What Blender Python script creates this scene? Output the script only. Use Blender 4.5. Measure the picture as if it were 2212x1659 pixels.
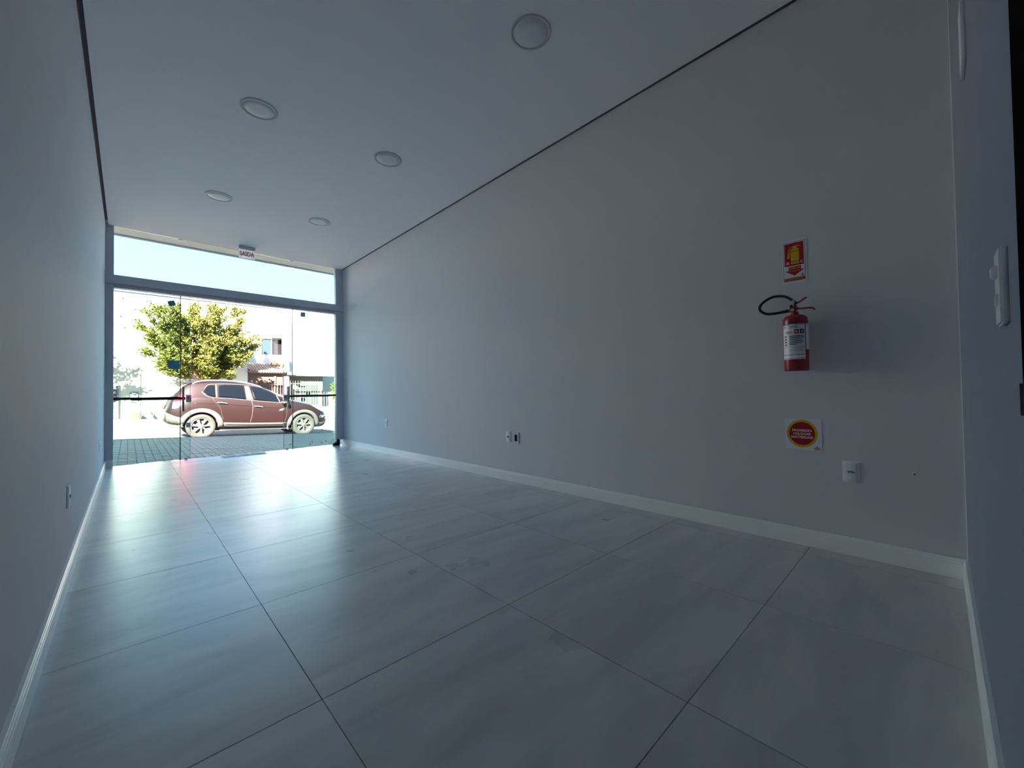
import bpy, bmesh, math, random
import numpy as np
from mathutils import Matrix, Vector
from mathutils.bvhtree import BVHTree

for o in list(bpy.data.objects):
    bpy.data.objects.remove(o)
SC = bpy.context.scene
COL = SC.collection
random.seed(7)
PI = math.pi

# ------------------------------------------------------------------ camera, sky, sun, exposure
S = 0.8                                   # one floor tile, metres
F = 872.85; IW, IH = 2212, 1659
CAM = Vector((0.2691 * S, 0.0900 * S, 1.1980 * S))
YAW, PITCH, ROLL = -0.7598, 0.0196, 0.0144
CROT = Matrix.Rotation(YAW, 3, 'Z') @ Matrix.Rotation(PITCH, 3, 'X') @ Matrix.Rotation(ROLL, 3, 'Y')
cd = bpy.data.cameras.new('camera'); cd.sensor_width = 36; cd.sensor_fit = 'HORIZONTAL'
cd.lens = 36 * F / IW; cd.clip_start = 0.01; cd.clip_end = 300
cam = bpy.data.objects.new('camera', cd); COL.objects.link(cam)
cam.matrix_world = Matrix.Translation(CAM) @ (CROT @ Matrix.Rotation(PI / 2, 3, 'X')).to_4x4()
SC.camera = cam

SC.view_settings.view_transform = 'Standard'
SC.view_settings.look = 'None'
SC.view_settings.exposure = 1.68
SC.cycles.max_bounces = 16; SC.cycles.diffuse_bounces = 12; SC.cycles.glossy_bounces = 6; SC.cycles.transparent_max_bounces = 24
SC.view_settings.gamma = 1.0
SC.view_settings.use_curve_mapping = False

world = bpy.data.worlds.new('sky'); SC.world = world; world.use_nodes = True
nt = world.node_tree; nt.nodes.clear()
wo = nt.nodes.new('ShaderNodeOutputWorld'); bg = nt.nodes.new('ShaderNodeBackground')
tc = nt.nodes.new('ShaderNodeTexCoord'); sp = nt.nodes.new('ShaderNodeSeparateXYZ')
rp = nt.nodes.new('ShaderNodeValToRGB')
nt.links.new(tc.outputs['Generated'], sp.inputs[0]); nt.links.new(sp.outputs['Z'], rp.inputs[0])
nt.links.new(rp.outputs[0], bg.inputs[0]); nt.links.new(bg.outputs[0], wo.inputs[0])
rp.color_ramp.elements[0].position = 0.0; rp.color_ramp.elements[0].color = (0.30, 0.64, 0.90, 1)
rp.color_ramp.elements[1].position = 1.0; rp.color_ramp.elements[1].color = (0.22, 0.48, 0.86, 1)
e = rp.color_ramp.elements.new(0.32); e.color = (0.225, 0.60, 0.94, 1)
bg.inputs[1].default_value = 1.17

SUND = Vector((0.75, 1.0, -0.8)).normalized()
sl = bpy.data.lights.new('sun', 'SUN'); sl.energy = 36.0; sl.angle = 0.012; sl.color = (1.0, 0.95, 0.87)
so = bpy.data.objects.new('sun', sl); COL.objects.link(so)
so.rotation_euler = SUND.to_track_quat('-Z', 'Y').to_euler(); so.location = (-10, -6, 12)

# ------------------------------------------------------------------ helpers
def ray(px, py):
    return CROT @ Vector(((px - IW / 2) / F, 1.0, -(py - IH / 2) / F))
def at(px, py, ax, v):                     # pixel -> point on the plane coordinate[ax] = v (metres)
    d = ray(px, py); t = (v - CAM[ax]) / d[ax]
    return CAM + d * t

def lin(r, g, b):
    f = lambda c: (c / 255 / 12.92) if c <= 10 else ((c / 255 + 0.055) / 1.055) ** 2.4
    return (f(r), f(g), f(b), 1)

MATS = {}
def mat(name, col, rough=0.6, metal=0.0, spec=0.5, var=0.0, scale=8.0, bump=0.0, coat=0.0, emit=None, estr=0.0, bscale=None):
    m = bpy.data.materials.new(name); m.use_nodes = True
    n = m.node_tree.nodes; L = m.node_tree.links
    b = n['Principled BSDF']
    b.inputs['Base Color'].default_value = col
    b.inputs['Roughness'].default_value = rough
    b.inputs['Metallic'].default_value = metal
    b.inputs['Specular IOR Level'].default_value = spec
    b.inputs['Coat Weight'].default_value = coat
    if emit:
        b.inputs['Emission Color'].default_value = emit; b.inputs['Emission Strength'].default_value = estr
    if var or bump:
        t = n.new('ShaderNodeTexCoord'); no = n.new('ShaderNodeTexNoise')
        no.inputs['Scale'].default_value = scale; no.inputs['Detail'].default_value = 6
        L.new(t.outputs['Object'], no.inputs['Vector'])
        if var:
            mx = n.new('ShaderNodeMix'); mx.data_type = 'RGBA'
            mx.inputs['A'].default_value = [c * (1 - var) for c in col[:3]] + [1]
            mx.inputs['B'].default_value = [min(1, c * (1 + var)) for c in col[:3]] + [1]
            L.new(no.outputs['Fac'], mx.inputs['Factor']); L.new(mx.outputs['Result'], b.inputs['Base Color'])
        if bump:
            n2 = n.new('ShaderNodeTexNoise'); n2.inputs['Scale'].default_value = bscale or scale * 6
            n2.inputs['Detail'].default_value = 3
            L.new(t.outputs['Object'], n2.inputs['Vector'])
            bp = n.new('ShaderNodeBump'); bp.inputs['Strength'].default_value = bump; bp.inputs['Distance'].default_value = 0.01
            L.new(n2.outputs['Fac'], bp.inputs['Height']); L.new(bp.outputs[0], b.inputs['Normal'])
    MATS[name] = m
    return m

def glass_mat(name, tint, refl=1.0, ior=1.45, rough=0.0):
    m = bpy.data.materials.new(name); m.use_nodes = True
    n = m.node_tree.nodes; L = m.node_tree.links; n.clear()
    out = n.new('ShaderNodeOutputMaterial'); mx = n.new('ShaderNodeMixShader')
    tr = n.new('ShaderNodeBsdfTransparent'); gl = n.new('ShaderNodeBsdfGlossy'); fr = n.new('ShaderNodeFresnel')
    mu = n.new('ShaderNodeMath'); mu.operation = 'MULTIPLY'; mu.inputs[1].default_value = refl
    tr.inputs[0].default_value = tint; gl.inputs['Roughness'].default_value = rough
    fr.inputs['IOR'].default_value = ior
    L.new(fr.outputs[0], mu.inputs[0]); L.new(mu.outputs[0], mx.inputs[0])
    L.new(tr.outputs[0], mx.inputs[1]); L.new(gl.outputs[0], mx.inputs[2]); L.new(mx.outputs[0], out.inputs[0])
    MATS[name] = m
    return m

def tag(o, label=None, cat=None, group=None, kind=None):
    if label: o['label'] = label
    if cat: o['category'] = cat
    if group: o['group'] = group
    if kind: o['kind'] = kind
    return o
def empty(name, loc=(0, 0, 0), rot=(0, 0, 0)):
    o = bpy.data.objects.new(name, None); COL.objects.link(o)
    o.location = loc; o.rotation_euler = rot; o.empty_display_size = 0.1
    return o
def link(name, me, m=None, parent=None, smooth=False):
    if m is not None and not me.materials:
        me.materials.append(MATS[m] if isinstance(m, str) else m)
    if smooth:
        me.polygons.foreach_set('use_smooth', [True] * len(me.polygons))
    o = bpy.data.objects.new(name, me); COL.objects.link(o)
    if parent is not None: o.parent = parent
    return o
def obj(name, bm, m, parent=None, smooth=False, normals=True):
    if normals: bmesh.ops.recalc_face_normals(bm, faces=bm.faces)
    me = bpy.data.meshes.new(name); bm.to_mesh(me); bm.free()
    return link(name, me, m, parent, smooth)
def pyobj(name, v, f, m, parent=None, smooth=False):
    me = bpy.data.meshes.new(name); me.from_pydata([tuple(p) for p in v], [], f); me.update()
    return link(name, me, m, parent, smooth)
def BM(): return bmesh.new()
def box(bm, x0, x1, y0, y1, z0, z1, bevel=0.0):
    vs = [bm.verts.new(p) for p in ((x0, y0, z0), (x1, y0, z0), (x1, y1, z0), (x0, y1, z0),
                                    (x0, y0, z1), (x1, y0, z1), (x1, y1, z1), (x0, y1, z1))]
    fs = [bm.faces.new([vs[i] for i in q]) for q in ((3, 2, 1, 0), (4, 5, 6, 7), (0, 1, 5, 4), (1, 2, 6, 5), (2, 3, 7, 6), (3, 0, 4, 7))]
    if bevel:
        es = set(e for f in fs for e in f.edges)
        bmesh.ops.bevel(bm, geom=list(es), offset=bevel, segments=2, affect='EDGES')
    return vs
def boxobj(name, x0, x1, y0, y1, z0, z1, m, parent=None, bevel=0.0):
    bm = BM(); box(bm, x0, x1, y0, y1, z0, z1, bevel); return obj(name, bm, m, parent)
def prism(bm, pts, vec):                    # planar polygon (3D points) extruded along vec
    a = [bm.verts.new(p) for p in pts]; b = [bm.verts.new(Vector(p) + Vector(vec)) for p in pts]
    n = len(a); bm.faces.new(a); bm.faces.new(b[::-1])
    for i in range(n): bm.faces.new((a[i], a[(i + 1) % n], b[(i + 1) % n], b[i]))
def tube(bm, pts, r, seg=8, closed=False):
    pts = [Vector(p) for p in pts]; n = len(pts); rings = []
    rr = r if hasattr(r, '__len__') else [r] * n
    up = None
    for i, p in enumerate(pts):
        if closed: t = pts[(i + 1) % n] - pts[i - 1]
        else: t = (pts[min(i + 1, n - 1)] - pts[max(i - 1, 0)])
        t.normalize()
        if up is None: up = Vector((0, 0, 1)) if abs(t.z) < 0.9 else Vector((1, 0, 0))
        a = t.cross(up).normalized(); b = a.cross(t).normalized(); up = b
        rings.append([bm.verts.new(p + (a * math.cos(2 * PI * k / seg) + b * math.sin(2 * PI * k / seg)) * rr[i]) for k in range(seg)])
    for i in range(n if closed else n - 1):
        A, B = rings[i], rings[(i + 1) % n]
        for k in range(seg): bm.faces.new((A[k], A[(k + 1) % seg], B[(k + 1) % seg], B[k]))
    if not closed:
        bm.faces.new(rings[0][::-1]); bm.faces.new(rings[-1])
def lathe(bm, prof, seg=32, M=None, cap=True):   # prof: (r, h) about Z, transformed by M
    M = M or Matrix.Identity(4); rings = []
    for r, h in prof:
        rings.append([bm.verts.new(M @ Vector((r * math.cos(2 * PI * k / seg), r * math.sin(2 * PI * k / seg), h))) for k in range(seg)])
    for A, B in zip(rings, rings[1:]):
        for k in range(seg): bm.faces.new((A[k], A[(k + 1) % seg], B[(k + 1) % seg], B[k]))
    if cap:
        bm.faces.new(rings[0][::-1]); bm.faces.new(rings[-1])
def bez(pts, n=10):                          # Catmull-Rom through points
    P = [Vector(p) for p in pts]; out = []
    for i in range(len(P) - 1):
        a = P[max(i - 1, 0)]; b = P[i]; c = P[i + 1]; d = P[min(i + 2, len(P) - 1)]
        for k in range(n):
            t = k / n
            out.append(0.5 * ((2 * b) + (c - a) * t + (2 * a - 5 * b + 4 * c - d) * t * t + (3 * b - a - 3 * c + d) * t ** 3))
    out.append(P[-1]); return out
def text_mesh(name, s, m, parent, fn, w=None, h=None, bold=0.0, depth=0.0, center=(0.5, 0.5)):
    """lettering as a mesh; fn maps (u, v, d) in metres (u right, v up, d out) to a point; fitted to w x h, centred at u=v=0"""
    cu = bpy.data.curves.new(name, 'FONT'); cu.body = s; cu.offset = bold; cu.fill_mode = 'FRONT'; cu.resolution_u = 4
    to = bpy.data.objects.new(name, cu); COL.objects.link(to)
    dg = bpy.context.evaluated_depsgraph_get()
    me = bpy.data.meshes.new_from_object(to.evaluated_get(dg))
    bpy.data.objects.remove(to); bpy.data.curves.remove(cu)
    co = np.array([v.co[:] for v in me.vertices]); mn = co.min(0); mx = co.max(0); sz = mx - mn
    sx = w / sz[0] if w else h / sz[1]; sy = h / sz[1] if h else sx
    for v in me.vertices:
        v.co = fn((v.co.x - mn[0] - sz[0] / 2) * sx, (v.co.y - mn[1] - sz[1] / 2) * sy, depth)
    me.materials.clear(); me.update()
    return link(name, me, m, parent)

# ------------------------------------------------------------------ materials
WALLC = lin(213, 213, 217)
mat('wall_paint', WALLC, 0.75, spec=0.3, var=0.025, scale=3, bump=0.06, bscale=180)
mat('ceiling_paint', lin(246, 245, 246), 0.8, spec=0.3, var=0.015, scale=2, bump=0.03, bscale=150)
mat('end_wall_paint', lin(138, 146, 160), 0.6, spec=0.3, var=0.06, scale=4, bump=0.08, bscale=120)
mat('gap_dark', lin(120, 114, 116), 0.7)  # shadow up inside the ceiling gaps is put into this grey
mat('grout', lin(92, 93, 97), 0.9, bump=0.2, scale=40)
mat('skirting', lin(240, 241, 240), 0.28, spec=0.5, var=0.03, scale=3)
mat('alu', lin(192, 197, 208), 0.42, metal=0.3, var=0.03, scale=5)
mat('alu_light', lin(182, 184, 190), 0.45, metal=0.4)
mat('seal', lin(16, 18, 22), 0.5)
mat('film', lin(10, 11, 13), 0.35)
mat('steel', lin(150, 154, 160), 0.3, metal=0.9)
mat('white_plastic', lin(228, 230, 232), 0.32)
mat('plastic_dark', lin(20, 22, 26), 0.5)
mat('hole', lin(6, 7, 9), 0.8)
mat('lamp_ring', lin(196, 196, 198), 0.4)
mat('lamp_diffuser', lin(232, 232, 232), 0.5)
mat('black_door', lin(10, 10, 13), 0.45, var=0.2, scale=6)
mat('sign_white', lin(226, 226, 232), 0.4)
mat('sign_red', lin(176, 18, 24), 0.42)
mat('sign_yellow', lin(222, 172, 32), 0.42)
mat('sign_black', lin(28, 26, 36), 0.45)
mat('sign_text', lin(232, 190, 90), 0.45)
mat('exit_red', lin(168, 30, 66), 0.5)
mat('exit_bracket', lin(178, 186, 200), 0.5)
mat('ext_red', lin(150, 12, 22), 0.22, spec=0.6, coat=0.5)
mat('rubber', lin(14, 14, 17), 0.5)
mat('brass', lin(190, 190, 180), 0.25, metal=0.9)
mat('label_blue', lin(36, 44, 110), 0.4)
mat('label_ink', lin(40, 40, 58), 0.5)
mat('cloth', lin(206, 190, 172), 0.95, var=0.08, scale=20, bump=0.3)
glass_mat('glass', (0.915, 0.962, 0.952, 1))
glass_mat('glass_clear', (0.97, 0.99, 0.985, 1))
def sheet_mat(name, col, k):
    m = bpy.data.materials.new(name); m.use_nodes = True; n = m.node_tree.nodes; L = m.node_tree.links; n.clear()
    out = n.new('ShaderNodeOutputMaterial'); d = n.new('ShaderNodeBsdfDiffuse'); t = n.new('ShaderNodeBsdfTranslucent'); mx = n.new('ShaderNodeMixShader')
    d.inputs[0].default_value = col; t.inputs[0].default_value = col; mx.inputs[0].default_value = k
    L.new(d.outputs[0], mx.inputs[1]); L.new(t.outputs[0], mx.inputs[2]); L.new(mx.outputs[0], out.inputs[0]); MATS[name] = m
sheet_mat('sticker_teal', lin(96, 150, 168), 0.5); sheet_mat('acrylic', lin(246, 244, 246), 0.72)
mat('sticker_line', lin(150, 178, 188), 0.5)
sheet_mat('sticker_grey', lin(170, 174, 186), 0.5)

def tile_material():
    m = bpy.data.materials.new('floor_tile'); m.use_nodes = True
    n = m.node_tree.nodes; L = m.node_tree.links; b = n['Principled BSDF']
    t = n.new('ShaderNodeTexCoord'); oi = n.new('ShaderNodeObjectInfo')
    ad = n.new('ShaderNodeVectorMath'); ad.operation = 'MULTIPLY_ADD'
    cx = n.new('ShaderNodeCombineXYZ')
    for k, q in enumerate((37.0, 91.0, 53.0)):
        mm = n.new('ShaderNodeMath'); mm.operation = 'MULTIPLY'; mm.inputs[1].default_value = q
        L.new(oi.outputs['Random'], mm.inputs[0]); L.new(mm.outputs[0], cx.inputs[k])
    ad.inputs[1].default_value = (1, 1, 1)
    L.new(t.outputs['Object'], ad.inputs[0]); L.new(cx.outputs[0], ad.inputs[2])
    mp = n.new('ShaderNodeMapping'); mp.inputs['Rotation'].default_value = (0, 0, 0.5); mp.inputs['Scale'].default_value = (0.9, 3.6, 1)
    L.new(ad.outputs[0], mp.inputs[0])
    n1 = n.new('ShaderNodeTexNoise'); n1.inputs['Scale'].default_value = 1.5; n1.inputs['Detail'].default_value = 7
    n1.inputs['Roughness'].default_value = 0.55; n1.inputs['Distortion'].default_value = 0.5
    L.new(mp.outputs[0], n1.inputs['Vector'])
    r1 = n.new('ShaderNodeValToRGB'); r1.color_ramp.elements[0].position = 0.36; r1.color_ramp.elements[1].position = 0.62
    r1.color_ramp.elements[0].color = lin(190, 190, 192); r1.color_ramp.elements[1].color = lin(210, 209, 209)
    L.new(n1.outputs['Fac'], r1.inputs[0])
    n2 = n.new('ShaderNodeTexNoise'); n2.inputs['Scale'].default_value = 1.0; n2.inputs['Detail'].default_value = 9; n2.inputs['Distortion'].default_value = 1.2
    L.new(mp.outputs[0], n2.inputs['Vector'])
    r2 = n.new('ShaderNodeValToRGB'); r2.color_ramp.elements[0].position = 0.485; r2.color_ramp.elements[1].position = 0.535
    r2.color_ramp.elements[0].color = (0, 0, 0, 1); r2.color_ramp.elements[1].color = (0, 0, 0, 1)
    ee = r2.color_ramp.elements.new(0.51); ee.color = (1, 1, 1, 1)
    L.new(n2.outputs['Fac'], r2.inputs[0])
    n3 = n.new('ShaderNodeTexNoise'); n3.inputs['Scale'].default_value = 2.3; n3.inputs['Detail'].default_value = 2
    L.new(ad.outputs[0], n3.inputs['Vector'])
    r3 = n.new('ShaderNodeValToRGB'); r3.color_ramp.elements[0].position = 0.5; r3.color_ramp.elements[1].position = 0.68
    L.new(n3.outputs['Fac'], r3.inputs[0])
    mu = n.new('ShaderNodeMath'); mu.operation = 'MULTIPLY'; L.new(r2.outputs[0], mu.inputs[0]); L.new(r3.outputs[0], mu.inputs[1])
    mu2 = n.new('ShaderNodeMath'); mu2.operation = 'MULTIPLY'; mu2.inputs[1].default_value = 0.16; L.new(mu.outputs[0], mu2.inputs[0])
    mx = n.new('ShaderNodeMix'); mx.data_type = 'RGBA'; mx.inputs['B'].default_value = lin(140, 139, 140)
    L.new(r1.outputs[0], mx.inputs['A']); L.new(mu2.outputs[0], mx.inputs['Factor']); L.new(mx.outputs['Result'], b.inputs['Base Color'])
    n4 = n.new('ShaderNodeTexNoise'); n4.inputs['Scale'].default_value = 3.0; n4.inputs['Detail'].default_value = 5
    L.new(ad.outputs[0], n4.inputs['Vector'])
    mr = n.new('ShaderNodeMapRange'); mr.inputs['To Min'].default_value = 0.25; mr.inputs['To Max'].default_value = 0.33
    L.new(n4.outputs['Fac'], mr.inputs['Value']); L.new(mr.outputs[0], b.inputs['Roughness'])
    b.inputs['Specular IOR Level'].default_value = 0.5
    MATS['floor_tile'] = m
tile_material()

# ------------------------------------------------------------------ room shell
W, D, H = 3.9936 * S, 9.9062 * S, 4.1991 * S
WL, WR, WB = -0.020, W + 0.020, -0.012        # wall faces (baseboards stand proud of them)
TX, TY, TS = 0.8261 * S, 1.7854 * S, 1.0077 * S

fl = tag(boxobj('floor', WL - 0.1, WR + 0.1, WB - 0.5, D + 0.10, -0.10, -0.004, 'grout'), 'grey stone-look porcelain tile floor with thin dark joints', kind='structure')
xs = [WL] + [TX + k * S for k in range(4)] + [WR]
ys = [WB] + [TY + k * TS for k in range(-1, 9)] + [D + 0.095]
ys = [y for y in ys if y <= D + 0.0951]
tcache = {}
for i in range(len(xs) - 1):
    for j in range(len(ys) - 1):
        w, d = xs[i + 1] - xs[i], ys[j + 1] - ys[j]
        if d < 0.03: continue
        key = (round(w, 3), round(d, 3))
        if key not in tcache:
            g = 0.001; bm = BM(); box(bm, -w / 2 + g, w / 2 - g, -d / 2 + g, d / 2 - g, -0.008, 0.0, 0.0008)
            me = bpy.data.meshes.new('tile'); bmesh.ops.recalc_face_normals(bm, faces=bm.faces); bm.to_mesh(me); bm.free()
            me.materials.append(MATS['floor_tile']); tcache[key] = me
        t = link('tile', tcache[key], None, fl)
        t.location = ((xs[i] + xs[i + 1]) / 2, (ys[j] + ys[j + 1]) / 2, random.uniform(-0.0003, 0.0003))

ZT = H + 0.25
tag(boxobj('wall_left', WL - 0.15, WL, WB - 0.15, D + 0.1, -0.1, ZT, 'wall_paint'), 'plain light grey painted wall on the left', kind='structure')
tag(boxobj('wall_right', WR, WR + 0.15, WB - 0.15, D + 0.1, -0.1, ZT, 'wall_paint'), 'plain light grey painted wall with fire extinguisher', kind='structure')
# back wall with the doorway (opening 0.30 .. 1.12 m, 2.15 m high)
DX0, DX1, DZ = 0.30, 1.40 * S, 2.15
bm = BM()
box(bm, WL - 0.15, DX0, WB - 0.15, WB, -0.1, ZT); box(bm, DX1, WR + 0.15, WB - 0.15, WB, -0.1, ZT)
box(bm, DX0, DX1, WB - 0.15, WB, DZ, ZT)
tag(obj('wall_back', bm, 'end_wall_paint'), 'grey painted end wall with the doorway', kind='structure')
# ceiling with shadow gaps along both side walls
ce = tag(boxobj('ceiling', 0.008, W - 0.003, WB, D + 0.02, H, H + 0.03, 'ceiling_paint'), 'white plasterboard ceiling with shadow gap edges', kind='structure')
boxobj('upper_slab', WL - 0.15, WR + 0.15, WB - 0.15, D + 0.1, H + 0.031, ZT + 0.05, 'gap_dark', ce)
for nm, x0, x1 in (('trim_1', WL, WL + 0.004), ('trim_2', WR - 0.004, WR)):
    tag(boxobj(nm, x0, x1, WB, D, H - 0.001, H + 0.031, 'gap_dark'), 'dark metal shadow gap trim along %s ceiling edge' % ('left' if nm == 'trim_1' else 'right'), kind='structure')

tag(boxobj('trim_3', WR - 0.005, WR, WB, WB + 0.004, 0.099, H, 'skirting'), 'thin white caulk line in the corner by the end wall', kind='structure')

def baseboard(name, a, b, nrm, joints, label):
    """profiled skirting from a to b (floor points on the wall face); nrm points into the room"""
    a, b, nrm = Vector(a), Vector(b), Vector(nrm); L = (b - a).length; u = (b - a) / L
    prof = [(0, 0), (0.019, 0), (0.019, 0.074), (0.0165, 0.077), (0.0165, 0.086), (0.0135, 0.089), (0.0135, 0.0965), (0.011, 0.099), (0, 0.099)]
    par = tag(boxobj(name, 0, 0, 0, 0, 0, 0, 'skirting'), label, kind='structure')
    bm = BM(); box(bm, *( (min(a.x, b.x, a.x + nrm.x * .002), max(a.x, b.x, a.x + nrm.x * .002), min(a.y, b.y, a.y + nrm.y * .002), max(a.y, b.y, a.y + nrm.y * .002), 0.0, 0.09)))
    bm.to_mesh(par.data); bm.free()
    cuts = [0] + joints + [L]
    for s0, s1 in zip(cuts, cuts[1:]):
        bm = BM()
        prism(bm, [a + u * (s0 + 0.0009) + nrm * p + Vector((0, 0, h + 0.0005)) for p, h in prof], u * (s1 - s0 - 0.0018))
        obj('board', bm, 'skirting', par)
baseboard('baseboard_right', (WR, WB, 0), (WR, D, 0), (-1, 0, 0), [2.265, 4.56, 6.86], 'white profiled skirting under the extinguisher wall')
baseboard('baseboard_left', (WL, WB, 0), (WL, D, 0), (1, 0, 0), [2.3, 4.6, 6.9], 'white profiled skirting along the left wall')
baseboard('baseboard_back', (DX1, WB, 0), (WR - 0.019, WB, 0), (0, 1, 0), [], 'white profiled skirting of the end wall')

# black door in the end wall
dr = tag(empty('door_3', ((DX0 + DX1) / 2, WB - 0.08, 0)), 'black door frame at the right edge with metal strike plate', kind='structure')
def rel(o, par):
    o.parent = par; o.matrix_parent_inverse = Matrix.Translation(-Vector(par.location)); return o
for x0, x1 in ((DX0, DX0 + 0.03), (DX1 - 0.004, DX1 + 0.0)):
    rel(boxobj('jamb', x0, x1, WB - 0.15, WB + 0.002, 0, DZ, 'black_door'), dr)
rel(boxobj('head', DX0, DX1, WB - 0.15, WB + 0.002, DZ - 0.03, DZ + 0.0, 'black_door'), dr)
lf = rel(boxobj('leaf', DX0 + 0.03, DX1 - 0.005, WB - 0.14, WB - 0.10, 0.003, DZ - 0.03, 'black_door'), dr)
bm = BM()
xk = DX1 - 0.004
zs = (at(2207, 828, 0, xk).z, at(2207, 898, 0, xk).z)
yk = at(2203, 860, 0, xk).y
box(bm, xk - 0.0015, xk, yk - 0.05, yk, min(zs), max(zs), 0.0005)
tag(rel(obj('strike_plate', bm, 'steel'), dr), 'small grey metal strike plate')

# ------------------------------------------------------------------ storefront
GY = D + 0.035                       # fixed glass plane
JX0, JX1 = at(243, 800, 1, D).x, at(727, 800, 1, D).x
TZ0, TZ1 = 2.545, 2.665              # transom beam
wf = tag(empty('window_1', (W / 2, D + 0.05, 0)), 'grey aluminium storefront frame with frameless glass panes', kind='structure')
def sf(o): return rel(o, wf)
for x0, x1 in ((WL, JX0), (JX1, WR)):
    bm = BM(); box(bm, x0, x1, D + 0.002, D + 0.10, 0.10, H + 0.02)
    # channel groove of the profile
    xc = x1 if x0 < 1 else x0
    s = 1 if x0 < 1 else -1
    box(bm, min(xc, xc + s * 0.008), max(xc, xc + s * 0.008), D + 0.004, D + 0.022, 0.10, H)
    box(bm, min(xc, xc + s * 0.008), max(xc, xc + s * 0.008), D + 0.048, D + 0.098, 0.10, H)
    sf(obj('jamb', bm, 'alu'))
    sf(boxobj('jamb_foot', x0, xc + s * 0.006, D - 0.012, D + 0.1, 0, 0.1, 'skirting', bevel=0.002))
sf(boxobj('transom_beam', WL, WR, D - 0.035, D + 0.10, TZ0, TZ1, 'alu', bevel=0.002))
sf(boxobj('sliding_track', JX0, JX1, D - 0.005, D + 0.10, TZ0 - 0.055, TZ0, 'alu_light', bevel=0.002))
# transom panes with clear joints
tj = [JX0] + [at(p, 600, 1, D).x for p in (390, 519, 631)] + [JX1]
for a, b in zip(tj, tj[1:]):
    sf(boxobj('pane', a + 0.002, b - 0.002, GY, GY + 0.008, TZ1, H + 0.0, 'glass_clear'))
for x in tj[1:-1]:
    sf(boxobj('clip', x - 0.022, x + 0.022, GY - 0.008, GY + 0.016, H - 0.022, H, 'white_plastic', bevel=0.002))
# fixed side panes
XL, XR = at(390, 800, 1, D).x, at(633, 800, 1, D).x
for x0, x1, xe in ((JX0, XL, XL), (XR, JX1, XR)):
    p = sf(boxobj('pane', x0, x1, GY, GY + 0.008, 0.002, TZ0 - 0.05, 'glass'))
    e0 = boxobj('edge_seal', xe - 0.005, xe + 0.005, GY - 0.004, GY + 0.012, 0.002, TZ0 - 0.05, 'seal'); sf(e0)
FZ = at(320, 861, 1, D).z
fz2 = at(680, 854.5, 1, D).z
sf(tag(boxobj('film_strip', JX0, at(390, 860, 1, D).x, GY - 0.003, GY - 0.001, FZ - 0.016, FZ + 0.020, 'film'), 'black horizontal band on the left glass'))
sf(tag(boxobj('film_strip', at(633, 860, 1, D).x, JX1, GY - 0.003, GY - 0.001, fz2 - 0.016, fz2 + 0.018, 'film'), 'black horizontal band on the right glass'))
# accessibility sticker on the left pane
c0, c1 = at(364, 778, 1, D), at(388, 797, 1, D)
st = sf(tag(boxobj('sticker', c0.x, c1.x, GY - 0.0022, GY - 0.0006, c1.z, c0.z, 'sticker_teal'), 'dark teal wheelchair access sticker'))
cxm, czm = (c0.x + c1.x) / 2 + 0.012, (c0.z + c1.z) / 2; ss = (c0.z - c1.z) / 0.2
bm = BM()
yy = GY - 0.0026
def strk(pts, r=0.006 * ss): tube(bm, [(cxm + x * ss, yy, czm + z * ss) for x, z in pts], 0.0045 * ss, 6)
strk([(0.05 * math.cos(a) + 0.012, 0.055 * math.sin(a) - 0.03) for a in np.linspace(-3.3, 0.9, 16)])
strk([(0.03, 0.075), (0.026, 0.03), (-0.012, 0.03)]); strk([(-0.03, 0.008), (-0.045, -0.03), (-0.075, -0.034)])
lathe(bm, [(0.012 * ss, -0.001), (0.012 * ss, 0.001)], 12, Matrix.Translation((cxm + 0.03 * ss, yy, czm + 0.085 * ss)) @ Matrix.Rotation(PI / 2, 4, 'X'))
sf(obj('wheelchair_symbol', bm, 'sticker_line'))
# small square label stuck to the panes
def quadplate(name, pts, m, y, t=0.0015):
    bm = BM(); prism(bm, [at(px, py, 1, y) for px, py in pts], (0, -t, 0)); return sf(obj(name, bm, m))
quadplate('label_square', [(361, 650.5), (376, 648.5), (380, 660), (366, 661.5)], 'sticker_teal', GY - 0.0006)
quadplate('label_square', [(649, 674), (659.5, 675), (659.5, 685), (649, 684)], 'sticker_grey', GY - 0.0006)
dots = [(266, 644), (318.5, 651.5), (326, 650.5), (293, 668.5), (260.5, 683.5), (293, 690.5), (270, 708), (385, 654.5),
        (626, 693), (624, 707.5), (636, 723.5), (674, 690), (697.5, 692), (717, 690.5), (678, 699), (708, 712.5), (674, 737), (698, 740), (717.5, 738),
        (696, 928), (674, 954.7), (670, 959), (695, 956), (704, 952.7), (628, 960)]
for px, py in dots:
    p = at(px, py, 1, GY - 0.001); bm = BM()
    lathe(bm, [(0.010, 0), (0.007, 0.002)], 8, Matrix.Translation(p) @ Matrix.Rotation(PI / 2, 4, 'X')); sf(obj('adhesive_dot', bm, 'seal'))

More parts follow.
